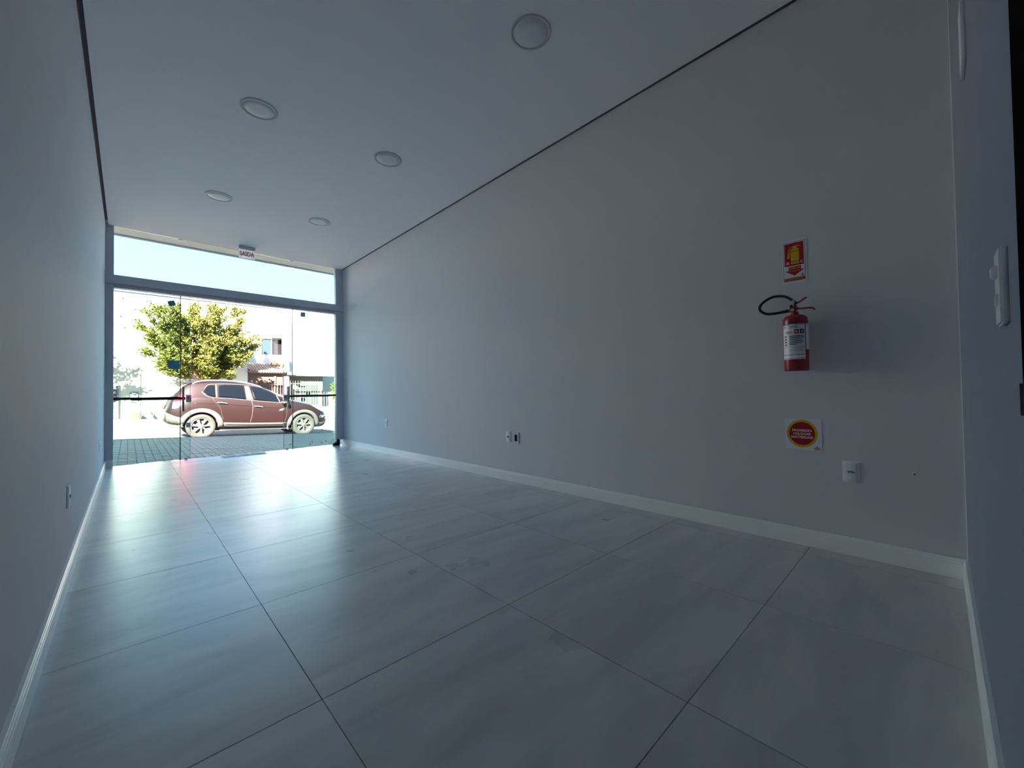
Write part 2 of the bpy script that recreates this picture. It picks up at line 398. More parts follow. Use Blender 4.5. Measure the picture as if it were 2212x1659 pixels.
LY = D + 0.065                       # sliding leaves, parked open behind the fixed panes
def leaf(name, x0, x1, hx, kx, side, label):
    e = tag(empty(name, ((x0 + x1) / 2, LY, 0)), label, kind='structure')
    rel(boxobj('pane', x0, x1, LY, LY + 0.008, 0.008, TZ0 - 0.04, 'glass'), e)
    xe = x1 if side < 0 else x0
    rel(boxobj('edge', xe - 0.0025, xe + 0.0025, LY - 0.001, LY + 0.009, 0.008, TZ0 - 0.04, 'sticker_line' if side < 0 else 'seal'), e)
    z0, z1 = (at(394, 889, 1, LY).z, at(394, 835, 1, LY).z) if side < 0 else (at(622, 882, 1, LY).z, at(622, 834, 1, LY).z)
    for yo in (-0.03, 0.038):
        hb = rel(boxobj('handle', hx - 0.0125, hx + 0.0125, LY + yo - 0.006, LY + yo + 0.006, z0, z1, 'steel', bevel=0.003), e)
    bm = BM()
    for z in (z0 + 0.06, z1 - 0.06): tube(bm, [(hx, LY - 0.03, z), (hx, LY + 0.038, z)], 0.006, 8)
    rel(obj('handle_standoff', bm, 'steel'), e)
    zk = at(kx, 861 if side < 0 else 859, 1, LY).z; xk = at(kx, 860, 1, LY).x
    lk = rel(boxobj('lock', xk - 0.032, xk + 0.032, LY - 0.012, LY + 0.02, zk - 0.055, zk + 0.055, 'alu_light', bevel=0.004), e)
    bm = BM(); lathe(bm, [(0.011, 0), (0.011, 0.004), (0.006, 0.006)], 12, Matrix.Translation((xk - 0.004, LY - 0.012, zk + 0.01)) @ Matrix.Rotation(PI / 2, 4, 'X'))
    rel(obj('lock_cylinder', bm, 'plastic_dark'), e)
    zb = at(kx, 918, 1, LY).z
    rel(boxobj('lower_lock', xk - 0.03, xk + 0.02, LY - 0.010, LY + 0.018, zb - 0.035, zb + 0.035, 'alu_light', bevel=0.003), e)
    if side < 0: rel(boxobj('film_strip', x0 + 0.18, x1 - 0.055, LY - 0.002, LY - 0.0005, FZ - 0.026, FZ + 0.014, 'film'), e)
    else: rel(boxobj('film_strip', x0 + 0.06, x1 - 0.1, LY - 0.002, LY - 0.0005, fz2 - 0.022, fz2 + 0.012, 'film'), e)
    rel(boxobj('glide', xe - 0.05 * (1 if side < 0 else -1) - 0.02, xe - 0.05 * (1 if side < 0 else -1) + 0.02, LY - 0.008, LY + 0.016, 0.002, 0.03, 'white_plastic', bevel=0.002), e)
    return e
leaf('door_1', JX0 + 0.005, at(411, 800, 1, LY).x, at(395.5, 860, 1, LY).x, 407.5, -1, 'left sliding glass door leaf parked open with pull bar')
leaf('door_2', at(612.5, 800, 1, LY).x, JX1 - 0.005, at(622.5, 860, 1, LY).x, 616.5, 1, 'right sliding glass door leaf parked open with pull bar')

# ------------------------------------------------------------------ our own front outside: facade, soffit, parapet that shade the pavement
ZTOP = 3.78
mat('facade_paint', lin(216, 210, 198), 0.8, var=0.04, scale=2)
mat('soffit_edge', lin(120, 128, 142), 0.6, var=0.15, scale=14)
bm = BM()
box(bm, -9, WL - 0.15, D - 0.15, D + 0.1, -0.4, ZTOP); box(bm, WR + 0.15, 12, D - 0.15, D + 0.1, -0.9, ZTOP)
box(bm, WL - 0.15, WR + 0.15, D - 0.1, D + 0.1, H + 0.02, ZTOP)
fo = tag(obj('wall_front', bm, 'facade_paint'), 'cream painted street front around the storefront', kind='structure')
boxobj('soffit', -9, 12, D + 0.1, D + 0.42, H + 0.015, ZTOP, 'facade_paint', fo)
boxobj('drip_edge', -9, 12, D + 0.42, D + 0.50, H + 0.005, ZTOP, 'soffit_edge', fo)

# ------------------------------------------------------------------ interior fittings
# ceiling lights
lights = [((1146, 71), 'round recessed ceiling light nearest the camera'),
          ((560, 236), 'second round ceiling light in the row nearer the left wall'),
          ((838, 344), 'middle round ceiling light in the row nearer the right wall'),
          ((473, 424), 'round ceiling light nearest the storefront on the left'),
          ((690, 479), 'round ceiling light nearest the storefront on the right')]
for i, ((px, py), lab) in enumerate(lights):
    p = at(px, py, 2, H)
    t = tag(empty('ceiling_light', p), 'white ' + lab, 'ceiling light', 'round recessed ceiling lights')
    flip = Matrix.Rotation(PI, 4, 'X')
    if i == 0:
        bm = BM(); lathe(bm, [(0.137, -0.001), (0.137, 0.004), (0.133, 0.0065), (0.120, 0.0065), (0.1165, 0.003), (0.1165, -0.001)], 56, flip, cap=False); r0 = obj('trim_ring', bm, 'lamp_ring', t, True)
        bm = BM(); lathe(bm, [(0.115, -0.001), (0.115, 0.0036), (0.06, 0.0042), (0.001, 0.0044)], 48, flip); d0 = obj('diffuser', bm, 'lamp_diffuser', t, True)
        RING, DIFF = r0.data, d0.data
    else:
        link('trim_ring', RING, None, t); link('diffuser', DIFF, None, t)

# exit sign under the ceiling near the storefront
sy = 9.585 * S
sx0, sx1 = at(516, 540, 1, sy).x, at(550.5, 545, 1, sy).x
zA = at(533, 545.5, 1, sy).z; zB = at(533, 559, 1, sy).z
ex = tag(empty('exit_sign', ((sx0 + sx1) / 2, sy, H)), 'white hanging exit sign with dark red letters SAIDA under the ceiling', 'sign')
ec = Vector(ex.location)
hw = (sx1 - sx0) / 2
def loc(o, par): o.parent = par; return o
hz = H - zA
bm = BM(); box(bm, -hw - 0.002, hw + 0.002, -0.022, 0.022, -0.055, 0.0, 0.003); obj('bracket', bm, 'exit_bracket', ex)
boxobj('plate', -hw, hw, -0.002, 0.002, zB - H, -0.05, 'acrylic', ex)
pc = (-0.05 + zB - H) / 2
for fy, nm in ((-0.0026, 1), (0.0026, -1)):
    pl = text_mesh('lettering', 'SA\u00cdDA', 'exit_red', ex, lambda u, v, d, fy=fy, nm=nm: (u * nm, fy, v + pc + 0.010), w=hw * 1.86, h=0.092, bold=0.012)
for x in (-hw + 0.025, hw - 0.025):
    bm = BM(); lathe(bm, [(0.006, 0), (0.004, 0.002)], 10, Matrix.Translation((x, -0.002, zB - H + 0.018)) @ Matrix.Rotation(PI / 2, 4, 'X')); obj('screw', bm, 'plastic_dark', ex)

# wall plates ----------------------------------------------------------------
def wallplate(pos, nrm, kind, label, w=0.077, h=0.119, group=None):
    """plate on a wall: local x = along wall (image right for the right wall), local z up, local -y = out of the wall"""
    nrm = Vector(nrm); ang = math.atan2(nrm.x, -nrm.y)
    t = tag(empty('wall_outlet' if kind in ('socket', 'hole', 'plain') else 'wall_plate', pos, (0, 0, ang)), label, 'outlet' if kind in ('socket', 'hole', 'plain') else ('switch' if kind == 'switch' else 'wall plate'), group)
    if kind == 'open':
        bm = BM()
        ow, oh = 0.046, 0.072
        box(bm, -w / 2, -ow / 2, -0.009, 0, -h / 2, h / 2, 0.001); box(bm, ow / 2, w / 2, -0.009, 0, -h / 2, h / 2, 0.001)
        box(bm, -ow / 2, ow / 2, -0.009, 0, oh / 2, h / 2, 0.001); box(bm, -ow / 2, ow / 2, -0.009, 0, -h / 2, -oh / 2, 0.001)
        obj('frame', bm, 'white_plastic', t)
        boxobj('opening', -ow / 2, ow / 2, -0.003, -0.001, -oh / 2, oh / 2, 'hole', t)
        for z in (-0.049, 0.049):
            bm = BM(); lathe(bm, [(0.005, 0), (0.004, 0.001)], 10, Matrix.Translation((0, -0.009, z)) @ Matrix.Rotation(PI / 2, 4, 'X')); obj('screw_hole', bm, 'plastic_dark', t)
        return t
    if kind in ('switch', 'blank'):
        bm = BM(); box(bm, -w / 2, w / 2, -0.010, 0, -h / 2, h / 2, 0.003); obj('cover', bm, 'white_plastic', t)
        for z in ((0.026, -0.022) if kind == 'switch' else ()):
            bm = BM(); box(bm, -0.016, 0.016, -0.017 if z > 0 else -0.013, -0.009, z - 0.010, z + 0.010, 0.0015); obj('rocker', bm, 'white_plastic', t)
        return t
    # pillow-shaped cover: bulges outwards along its height
    n = 8; v = []; f = []
    for k in range(n + 1):
        z = -h / 2 + h * k / n
        for x, y in ((-w / 2, 0), (-w / 2, -0.005), (-w / 2 * 0.55, -0.0105), (0, -0.012), (w / 2 * 0.55, -0.0105), (w / 2, -0.005), (w / 2, 0)):
            v.append((x, y * (0.8 if k in (0, n) else 1), z))
    for k in range(n):
        for q in range(6): a = k * 7 + q; f.append((a, a + 1, a + 8, a + 7))
    f += [tuple(range(6, -1, -1)), tuple(range(n * 7, n * 7 + 7))]
    pyobj('cover', v, f, 'white_plastic', t)
    RX = Matrix.Rotation(PI / 2, 4, 'X')
    if kind == 'socket':
        bm = BM(); prism(bm, [(0.021 * math.cos(a) * 1.0, -0.0118, 0.0085 * math.sin(a)) for a in np.linspace(0, 2 * PI, 7)[:-1]], (0, -0.0012, 0)); obj('socket_face', bm, 'alu_light', t)
        for x, z in ((-0.0095, 0), (0, 0.003), (0.0095, 0)):
            bm = BM(); lathe(bm, [(0.0028, 0), (0.0028, 0.0016)], 10, Matrix.Translation((x, -0.0124, z)) @ RX); obj('pin_hole', bm, 'hole', t)
    if kind == 'hole':
        bm = BM(); lathe(bm, [(0.011, 0), (0.011, 0.0014), (0.009, 0.0014)], 16, Matrix.Translation((0, -0.0115, 0)) @ RX); obj('cable_hole', bm, 'hole', t)
    if kind == 'plain':
        boxobj('socket_face', -0.010, 0.010, -0.0135, -0.0105, -0.007, 0.007, 'plastic_dark', t)
    return t
pR = lambda px, py: at(px, py, 0, WR)
wallplate(pR(1838.5, 1019), (-1, 0, 0), 'socket', 'white wall socket with three pin holes below the red prohibition sign')
wallplate(pR(1099, 943), (-1, 0, 0), 'hole', 'white wall plate with one round black hole, left of the open frame')
wallplate(pR(1115.5, 946), (-1, 0, 0), 'open', 'white wall plate frame with empty black rectangular opening', w=0.08)
wallplate(pR(835, 913), (-1, 0, 0), 'plain', 'small white wall socket on the right wall nearest the storefront')
pL = lambda px, py: at(px, py, 0, WL)
wallplate(pL(145, 1072), (1, 0, 0), 'plain', 'white wall socket on the left wall nearest the camera')
wallplate(pL(213.5, 964), (1, 0, 0), 'plain', 'white wall socket on the left wall nearest the storefront')
a = at(2154, 622, 1, WB + 0.010)
wallplate((a.x, WB, a.z), (0, 1, 0), 'switch', 'white light switch with two rockers beside the black door frame', h=0.128)
a = at(2073, 87, 1, WB + 0.010)
wallplate((a.x, WB, a.z), (0, 1, 0), 'blank', 'tall blank white cover plate high up on the end wall', h=0.205, w=0.12)

# signs on the right wall -------------------------------------------------------
def wall_sign(name, cy, cz, w, h, label, tilt=0.0):
    t = tag(empty(name, (WR, cy, cz), (0, 0, -PI / 2)), label, 'sign')   # local x = -world y (image right), local y = into the wall, -y = room
    t.rotation_euler = (0, tilt, -PI / 2)
    boxobj('panel', -w / 2, w / 2, -0.003, 0, -h / 2, h / 2, 'sign_white', t)
    return t
def patch(name, pts, m, t, lay):
    bm = BM(); bm.faces.new([bm.verts.new((x, -0.003 - lay * 0.0004, z)) for x, z in pts]); return obj(name, bm, m, t, normals=False)
def patches(name, polys, m, t, lay):
    bm = BM()
    for pts in polys: bm.faces.new([bm.verts.new((x, -0.003 - lay * 0.0004, z)) for x, z in pts])
    return obj(name, bm, m, t, normals=False)
def ell(cx, cz, rx, rz, n=40, a0=0, a1=2 * PI): return [(cx + rx * math.cos(a), cz + rz * math.sin(a)) for a in np.linspace(a0, a1, n, endpoint=False)]
q = [pR(1688.5, 525), pR(1741, 512.5), pR(1692, 614), pR(1745, 605)]
SW = (q[0].y + q[2].y - q[1].y - q[3].y) / 2; SH = (q[0].z + q[1].z - q[2].z - q[3].z) / 2
s1 = wall_sign('extinguisher_sign', sum(p.y for p in q) / 4, sum(p.z for p in q) / 4, SW, SH, 'white and red sign with yellow extinguisher picture and down arrow')
U = lambda u, v: ((u - 0.5) * SW, (0.5 - v) * SH)           # u right 0..1, v down 0..1
R4 = lambda u0, v0, u1, v1: [U(u0, v0), U(u1, v0), U(u1, v1), U(u0, v1)]
patch('border_line', R4(0.045, 0.035, 0.94, 0.985 - 0.02), 'sign_black', s1, 1)
patch('border_inside', R4(0.06, 0.0425, 0.925, 0.9575), 'sign_white', s1, 2)
patch('red_field', R4(0.10, 0.065, 0.885, 0.605), 'sign_red', s1, 3)
patches('extinguisher_picture', [R4(0.355, 0.275, 0.70, 0.50), R4(0.355, 0.515, 0.70, 0.565),
        [U(0.355, 0.262), U(0.70, 0.262), U(0.70, 0.235), U(0.60, 0.18), U(0.60, 0.135), U(0.46, 0.135), U(0.46, 0.18), U(0.355, 0.235)],
        [U(0.46, 0.15), U(0.34, 0.165), U(0.29, 0.20), U(0.20, 0.42), U(0.31, 0.42), U(0.325, 0.21), U(0.37, 0.18), U(0.46, 0.168)],
        [U(0.58, 0.135), U(0.72, 0.118), U(0.72, 0.128), U(0.58, 0.148)], [U(0.58, 0.15), U(0.68, 0.15), U(0.78, 0.175), U(0.77, 0.183), U(0.67, 0.163), U(0.58, 0.163)]], 'sign_yellow', s1, 4)
sgn = lambda u0, v0, lay: (lambda u, v, d: ((u0 - 0.5) * SW + u, -0.003 - lay * 0.0004, (0.5 - v0) * SH + v))
text_mesh('letter_b', 'B', 'sign_white', s1, sgn(0.235, 0.535, 5), w=0.11 * SW, h=0.062 * SH, bold=0.02)
text_mesh('letter_c', 'C', 'sign_white', s1, sgn(0.80, 0.535, 5), w=0.115 * SW, h=0.062 * SH, bold=0.02)
patch('arrow', [U(0.25, 0.625), U(0.76, 0.625), U(0.76, 0.715), U(0.90, 0.715), U(0.50, 0.845), U(0.11, 0.715), U(0.25, 0.715)], 'sign_red', s1, 3)
text_mesh('word_top', 'EXTINTOR', 'sign_text', s1, sgn(0.505, 0.665, 5), w=0.44 * SW, h=0.045 * SH)
text_mesh('word_below', 'P\u00d3 QU\u00cdMICO', 'sign_text', s1, sgn(0.505, 0.73, 5), w=0.46 * SW, h=0.034 * SH)
patches('maker_mark', [R4(0.72, 0.845, 0.90, 0.853), R4(0.74, 0.858, 0.90, 0.866), ell(*U(0.82, 0.83), 0.0035, 0.0035, 10)], 'sign_black', s1, 3)
patch('red_band', R4(0.075, 0.885, 0.91, 0.955), 'sign_red', s1, 3)
patches('small_print', [R4(0.11 + k * 0.062, 0.897 + r * 0.028, 0.11 + k * 0.062 + 0.05, 0.908 + r * 0.028) for r in range(2) for k in range(12)], 'sign_text', s1, 5)

q = [pR(1695, 904), pR(1774.5, 906), pR(1697.5, 969.5), pR(1776, 973)]
SW = (q[0].y + q[2].y - q[1].y - q[3].y) / 2; SH = (q[0].z + q[1].z - q[2].z - q[3].z) / 2
s2 = wall_sign('prohibition_sign', sum(p.y for p in q) / 4, sum(p.z for p in q) / 4, SW, SH, 'white square sign with yellow ringed red disc and three lines of white words')
patch('yellow_disc', ell(*U(0.475, 0.475), 0.425 * SW, 0.45 * SH, 56), 'sign_yellow', s2, 1)
patch('red_disc', ell(*U(0.475, 0.475), 0.352 * SW, 0.375 * SH, 56), 'sign_red', s2, 2)
for wd, v0, ww in (('PROIBIDO', 0.375, 0.53), ('COLOCAR', 0.485, 0.48), ('MATERIAIS', 0.595, 0.60)):
    text_mesh('word', wd, 'sign_white', s2, sgn(0.475, v0, 3), w=ww * SW, h=0.078 * SH, bold=0.03)
patches('maker_mark', [R4(0.79, 0.92, 0.955, 0.945), R4(0.81, 0.955, 0.955, 0.975)], 'exit_red', s2, 1)
patch('maker_triangle', [U(0.845, 0.905), U(0.90, 0.905), U(0.872, 0.86)], 'sign_black', s2, 1)

# fire extinguisher -----------------------------------------------------------------
EXX = WR - 0.085
eb, et = at(1721, 801.5, 0, EXX), at(1716, 692, 0, EXX)
er = (at(1689.5, 740, 0, EXX).y - at(1746, 740, 0, EXX).y) / 2 * 0.965
ey = (at(1692.5, 745, 0, EXX).y + at(1747.5, 745, 0, EXX).y) / 2
xt = tag(empty('fire_extinguisher', (EXX, ey, eb.z)), 'red fire extinguisher with black hose hanging on the grey wall', 'fire extinguisher')
hb = et.z - eb.z
zl = lambda py: at(1718, py, 0, EXX).z - eb.z
yl = lambda px, py: at(px, py, 0, EXX).y - ey
bm = BM()
zn = zl(681)
lathe(bm, [(er * 0.94, 0.0), (er, 0.006), (er, hb), (er * 0.97, hb + 0.010), (er * 0.84, hb + 0.022), (er * 0.55, hb + 0.030), (0.024, zn), (0.02, zn + 0.008)], 48)
obj('cylinder', bm, 'ext_red', xt, True)
# label wrapped round the side that faces the camera
phi0 = math.atan2(CAM.y - ey, CAM.x - EXX)            # direction towards the camera
def cyl(ang, z, r): return (r * math.cos(phi0 + ang), r * math.sin(phi0 + ang), z)
def cpatch(name, a0, a1, z0, z1, m, lay, par=xt, n=14):
    r = er + 0.0005 + lay * 0.0004; v = []; f = []
    for k in range(n + 1):
        a = a0 + (a1 - a0) * k / n; v += [cyl(a, z0, r), cyl(a, z1, r)]
    for k in range(n): f.append((2 * k, 2 * k + 2, 2 * k + 3, 2 * k + 1))
    return pyobj(name, v, f, m, par, True)
Z = lambda py: zl(py)
lz0, lz1 = zl(777), zl(702.5)
# image left = negative angle? find the sign so that +ang goes to image right
sg = 1 if (Vector(cyl(0.5, 0, er)).y < Vector(cyl(-0.5, 0, er)).y) else -1
A = lambda t: sg * t                                   # t in radians, + = image right
lb = cpatch('label', A(-1.25), A(0.78), lz0, lz1, 'sign_white', 0)
cpatch('back_label', A(0.86), A(1.55), zl(757), zl(702), 'sign_white', 0)
lh = lz1 - lz0
LZ = lambda v: lz1 - v * lh
for a0, a1, v0, v1 in [(-1.2, 0.74, 0.008, 0.02), (-0.55, 0.1, 0.055, 0.075), (-0.55, 0.25, 0.10, 0.112), (-1.1, -0.75, 0.055, 0.07), (-1.1, -0.75, 0.10, 0.115),
                       (-1.15, 0.7, 0.655, 0.662), (-0.6, 0.5, 0.72, 0.727), (-0.6, 0.6, 0.76, 0.766), (-1.2, 0.74, 0.865, 0.88), (-1.2, 0.74, 0.97, 0.982)]:
    cpatch('printed_rule', A(a0), A(a1), LZ(v1), LZ(v0), 'label_ink', 1, lb, 8)
for r, (v0, a1) in enumerate(((0.33, 0.62), (0.375, 0.68), (0.425, 0.5), (0.475, 0.6), (0.525, 0.48), (0.57, 0.05))):
    cpatch('printed_line', A(-0.52), A(a1), LZ(v0 + 0.022), LZ(v0), 'label_ink', 1, lb, 8)
for k in range(4): cpatch('pictogram', A(-0.98), A(-0.76), LZ(0.365 + k * 0.08), LZ(0.325 + k * 0.08), 'label_ink', 1, lb, 4)
cpatch('red_square', A(-0.12), A(0.24), LZ(0.275), LZ(0.155), 'sign_red', 1, lb, 6)
cpatch('blue_square', A(0.32), A(0.68), LZ(0.275), LZ(0.155), 'label_blue', 1, lb, 6)
cpatch('red_square_mark', A(-0.06), A(0.14), LZ(0.235), LZ(0.195), 'sign_white', 2, lb, 4)
cpatch('blue_square_mark', A(0.44), A(0.56), LZ(0.235), LZ(0.195), 'sign_white', 2, lb, 4)
text_mesh('brand_word', 'PINGO', 'exit_red', lb, lambda u, v, d: cyl(A((u) / er - 0.56), LZ(0.235) + v, er + 0.0011), w=0.62 * er, h=0.075 * lh, bold=0.01)
# valve, gauge, levers, hose
P = lambda px, py, dx=0.0: Vector((dx, at(px, py, 0, EXX + dx).y - ey, at(px, py, 0, EXX + dx).z - eb.z))
cx_ = lambda px, py: (1630 + px / 8.293, 620 + py / 8.293)    # coordinates read off a zoom of the valve
PV = lambda px, py, dx=0.0: P(*cx_(px, py), dx)
bm = BM()
lathe(bm, [(0.021, zn + 0.002), (0.021, zn + 0.012), (0.016, zn + 0.014), (0.016, PV(690, 350).z)], 20)
p0 = PV(690, 420)
box(bm, -0.014, 0.014, p0.y - 0.018, p0.y + 0.014, p0.z - 0.012, PV(690, 320).z, 0.003)
obj('valve', bm, 'ext_red', xt)
g = Matrix.Translation((-0.012, p0.y, p0.z)) @ Matrix.Rotation(-PI / 2, 4, 'Y')
bm = BM(); lathe(bm, [(0.0155, 0), (0.0155, 0.008), (0.013, 0.010), (0.012, 0.008)], 24, g); ga = obj('gauge', bm, 'ext_red', xt)
bm = BM(); lathe(bm, [(0.009, 0.007), (0.009, 0.0095)], 18, g); obj('gauge_dial', bm, 'alu_light', ga)
def lever(name, pts, w, th):
    bm = BM(); pts = bez(pts, 5); up = []
    for i, p in enumerate(pts):
        t = (pts[min(i + 1, len(pts) - 1)] - pts[max(i - 1, 0)]).normalized(); nn = Vector((1, 0, 0)).cross(t).normalized() * th
        up.append([bm.verts.new(p + Vector((sx * w, 0, 0)) + nn * sn) for sx, sn in ((-1, -1), (1, -1), (1, 1), (-1, 1))])
    for a_, b_ in zip(up, up[1:]):
        for k in range(4): bm.faces.new((a_[k], a_[(k + 1) % 4], b_[(k + 1) % 4], b_[k]))
    bm.faces.new(up[0]); bm.faces.new(up[-1][::-1])
    return obj(name, bm, 'ext_red', xt)
lever('upper_lever', [PV(640, 385), PV(735, 310), PV(840, 245), PV(935, 180)], 0.008, 0.0035)
lever('lower_handle', [PV(760, 385), PV(860, 385), PV(980, 372), PV(1050, 380), PV(1082, 402)], 0.008, 0.0042)
bm = BM(); tube(bm, bez([PV(640, 430, -0.004), PV(560, 438, -0.008), PV(400, 470, -0.012), PV(230, 485, -0.012), PV(120, 440, -0.012), PV(92, 370, -0.010), PV(150, 285, -0.008), PV(290, 195, -0.006), PV(430, 165, -0.006), PV(570, 180, -0.006), PV(680, 245, -0.010), PV(750, 295, -0.012)], 6), 0.0082, 12)
ho = obj('hose', bm, 'rubber', xt, True)
d = (PV(725, 278, -0.012) - PV(680, 245, -0.012)).normalized(); c = PV(700, 260, -0.0115)
bm = BM(); tube(bm, [c - d * 0.009, c + d * 0.009], 0.0098, 14); obj('ferrule', bm, 'brass', ho)
c = PV(560, 438, -0.009); bm = BM(); tube(bm, [c + Vector((0, 0.012, -0.001)), c - Vector((0, 0.012, -0.001))], 0.0094, 14); obj('crimp', bm, 'plastic_dark', ho)
bm = BM(); tube(bm, [(p0.x + 0.014 * math.cos(a) - 0.016, PV(715, 350).y + 0.004 * math.sin(a) * 0.3, PV(715, 350).z + 0.012 * math.sin(a)) for a in np.linspace(0, 2 * PI, 16, endpoint=False)], 0.0018, 6, True); obj('pin_ring', bm, 'brass', xt)
for zz in (355, 425):
    bm = BM(); c = PV(768, zz, -0.012); lathe(bm, [(0.005, -0.004), (0.005, 0.004)], 10, Matrix.Translation(c) @ Matrix.Rotation(PI / 2, 4, 'Y')); obj('rivet', bm, 'brass', xt)
boxobj('wall_bracket', 0.0, 0.085, -0.012, 0.012, hb * 0.86, hb * 0.97, 'ext_red', xt)

# small things at the threshold ------------------------------------------------------
cl_a, cl_b = at(484, 990, 2, 0), at(577, 981, 2, 0)
cx0, cx1 = cl_a.x, cl_b.x; cy0, cy1 = 9.60 * S, 9.84 * S
n, mrow = 40, 10; v = []; f = []
rnd = random.Random(3); ph = [rnd.uniform(0, 6) for _ in range(6)]
for j in range(mrow + 1):
    for i in range(n + 1):
        s, t = i / n, j / mrow
        x = cx0 + (cx1 - cx0) * s + 0.012 * math.sin(9 * t + ph[0]); y = cy0 + (cy1 - cy0) * t + 0.014 * math.sin(6 * s + ph[1])
        zz = 0.004 + 0.020 * math.sin(PI * t) ** 0.6 * (0.55 + 0.45 * math.sin(14 * t + 3 * s + ph[2])) + 0.004 * math.sin(23 * s + 5 * t)
        v.append((x, y, max(0.003, zz) if 0 < j < mrow else 0.001))
for j in range(mrow):
    for i in range(n): a = j * (n + 1) + i; f.append((a, a + 1, a + n + 2, a + n + 1))
co = Vector(((cx0 + cx1) / 2, (cy0 + cy1) / 2, 0.0))
ct = pyobj('floor_cloth', [Vector(p) - co for p in v], f, 'cloth', None, True); ct.location = co
tag(ct, 'crumpled pale grey cloth lying along the open doorway threshold', 'cloth')

ds = tag(empty('door_stop', at(727, 962.5, 2, 0)), 'small black rubber door stop at foot of right jamb', 'door stop')
k_ = 0.8
pr = [(-0.075, 0), (0.072, 0), (0.074, 0.125), (0.060, 0.148), (0.034, 0.150), (0.012, 0.135), (0.004, 0.100), (-0.004, 0.078), (-0.020, 0.068), (-0.045, 0.066), (-0.066, 0.052), (-0.077, 0.028)]
ds.location = (ds.location.x + 0.0, D - 0.055, 0)
bm = BM(); prism(bm, [(x * k_ * 1.05, -0.025, z * k_) for x, z in pr], (0, 0.05, 0)); bmesh.ops.bevel(bm, geom=list(bm.edges), offset=0.006, segments=2, affect='EDGES')
obj('body', bm, 'rubber', ds, True)
boxobj('sole', -0.07 * k_, 0.068 * k_, -0.03, 0.03, 0, 0.008, 'plastic_dark', ds)
p = at(748, 973, 2, 0); bm = BM(); prism(bm, [(-0.03, -0.012, 0), (0.0, -0.018, 0), (0.032, -0.002, 0), (0.012, 0.016, 0), (-0.022, 0.012, 0)], (0, 0, 0.006))
o = obj('paper_scrap', bm, 'sign_white'); o.location = p; tag(o, 'tiny white paper scrap on the floor by the right baseboard', 'paper')
p = pR(1976, 1025); bm = BM(); lathe(bm, [(0.004, 0), (0.003, 0.0008)], 10, Matrix.Translation(p) @ Matrix.Rotation(-PI / 2, 4, 'Y'))
tag(obj('screw_plug', bm, 'plastic_dark'), 'tiny dark plug mark low on wall right of the socket', 'plug')

# ------------------------------------------------------------------ street (falls gently to the right)
SL = 0.046
gs = lambda x: -0.17 - SL * (x - 1.62)        # road surface
gp = lambda x: gs(x) + 0.092                  # pavement surface on our side
ANG = math.atan(SL)
KY = 13.12                                    # kerb face towards the road
FK = 23.5                                     # far kerb
FY = 25.0                                     # far property line
mat('paver', lin(149, 125, 104), 0.85, var=0.12, scale=6, bump=0.25)
mat('paver_bed', lin(72, 72, 74), 0.95)
mat('kerb_stone', lin(107, 104, 97), 0.85, var=0.06, scale=5)
mat('asphalt', lin(81, 74, 65), 0.9, var=0.06, scale=3, bump=0.3)
mat('far_pavement', lin(123, 119, 113), 0.9, var=0.05, scale=3)
sw = tag(empty('sidewalk', (0, D + 0.1, gp(0)), (0, ANG, 0)), 'grey interlocking concrete paver sidewalk in front of the shop', kind='structure')
boxobj('bed', -12, 14, 0, KY - 0.12 - D - 0.1, -0.12, -0.010, 'paver_bed', sw)
# herringbone pavers
u_ = 0.105; bricks = []
for j in range(-2, int((KY - D) / u_) + 2):
    for i in range(-40, 72):
        if (i - j) % 4 == 0: bricks.append((i + 1, j + 0.5, 2, 1))
        if (i - j) % 4 == 3: bricks.append((i + 0.5, j + 1, 1, 2))
YEND = KY - 0.12 - D - 0.1
bb = []
for bx_, by_, w, h in bricks:
    x0, x1, y0, y1 = (bx_ - w / 2) * u_, (bx_ + w / 2) * u_, max(0.0, (by_ - h / 2) * u_), min(YEND, (by_ + h / 2) * u_)
    if y1 - y0 < 0.02: continue
    bb.append((x0, x1, y0, y1))
def vis(b):
    x, y = (b[0] + b[1]) / 2, (b[2] + b[3]) / 2 + D + 0.1
    d = CROT.transposed() @ (Vector((x, y, gp(x))) - CAM); px = IW / 2 + F * d.x / d.y; py = IH / 2 - F * d.z / d.y
    return 242 < px < 728 and d.y > 0
near = sorted([b for b in bb if vis(b)], key=lambda b: b[2] + b[0] * 0.3)[:300]
ns = set(near); pm = {}
rv = random.Random(5)
for b in near:
    w, h = b[1] - b[0], b[3] - b[2]; key = (round(w, 3), round(h, 3))
    if key not in pm:
        g = 0.0035; bm = BM(); box(bm, -w / 2 + g, w / 2 - g, -h / 2 + g, h / 2 - g, -0.05, 0, 0.004)
        me = bpy.data.meshes.new('paver'); bmesh.ops.recalc_face_normals(bm, faces=bm.faces); bm.to_mesh(me); bm.free(); me.materials.append(MATS['paver']); pm[key] = me
    o = link('paver', pm[key], None, sw); o.location = ((b[0] + b[1]) / 2, (b[2] + b[3]) / 2, rv.uniform(-0.003, 0.002)); o.rotation_euler = (rv.uniform(-.012, .012), rv.uniform(-.012, .012), 0)
v = []; f = []
for b in bb:
    if b in ns or b[0] < -4 or b[1] > 7: continue
    g = 0.0035; dz = rv.uniform(-0.003, 0.002); n0 = len(v)
    for z, q_ in ((-0.03, 0), (dz - 0.004, 0), (dz, 0.004)):
        v += [(b[0] + g + q_, b[2] + g + q_, z), (b[1] - g - q_, b[2] + g + q_, z), (b[1] - g - q_, b[3] - g - q_, z), (b[0] + g + q_, b[3] - g - q_, z)]
    for r_ in (0, 4):
        for k in range(4): f.append((n0 + r_ + k, n0 + r_ + (k + 1) % 4, n0 + r_ + 4 + (k + 1) % 4, n0 + r_ + 4 + k))
    f.append((n0 + 8, n0 + 9, n0 + 10, n0 + 11))
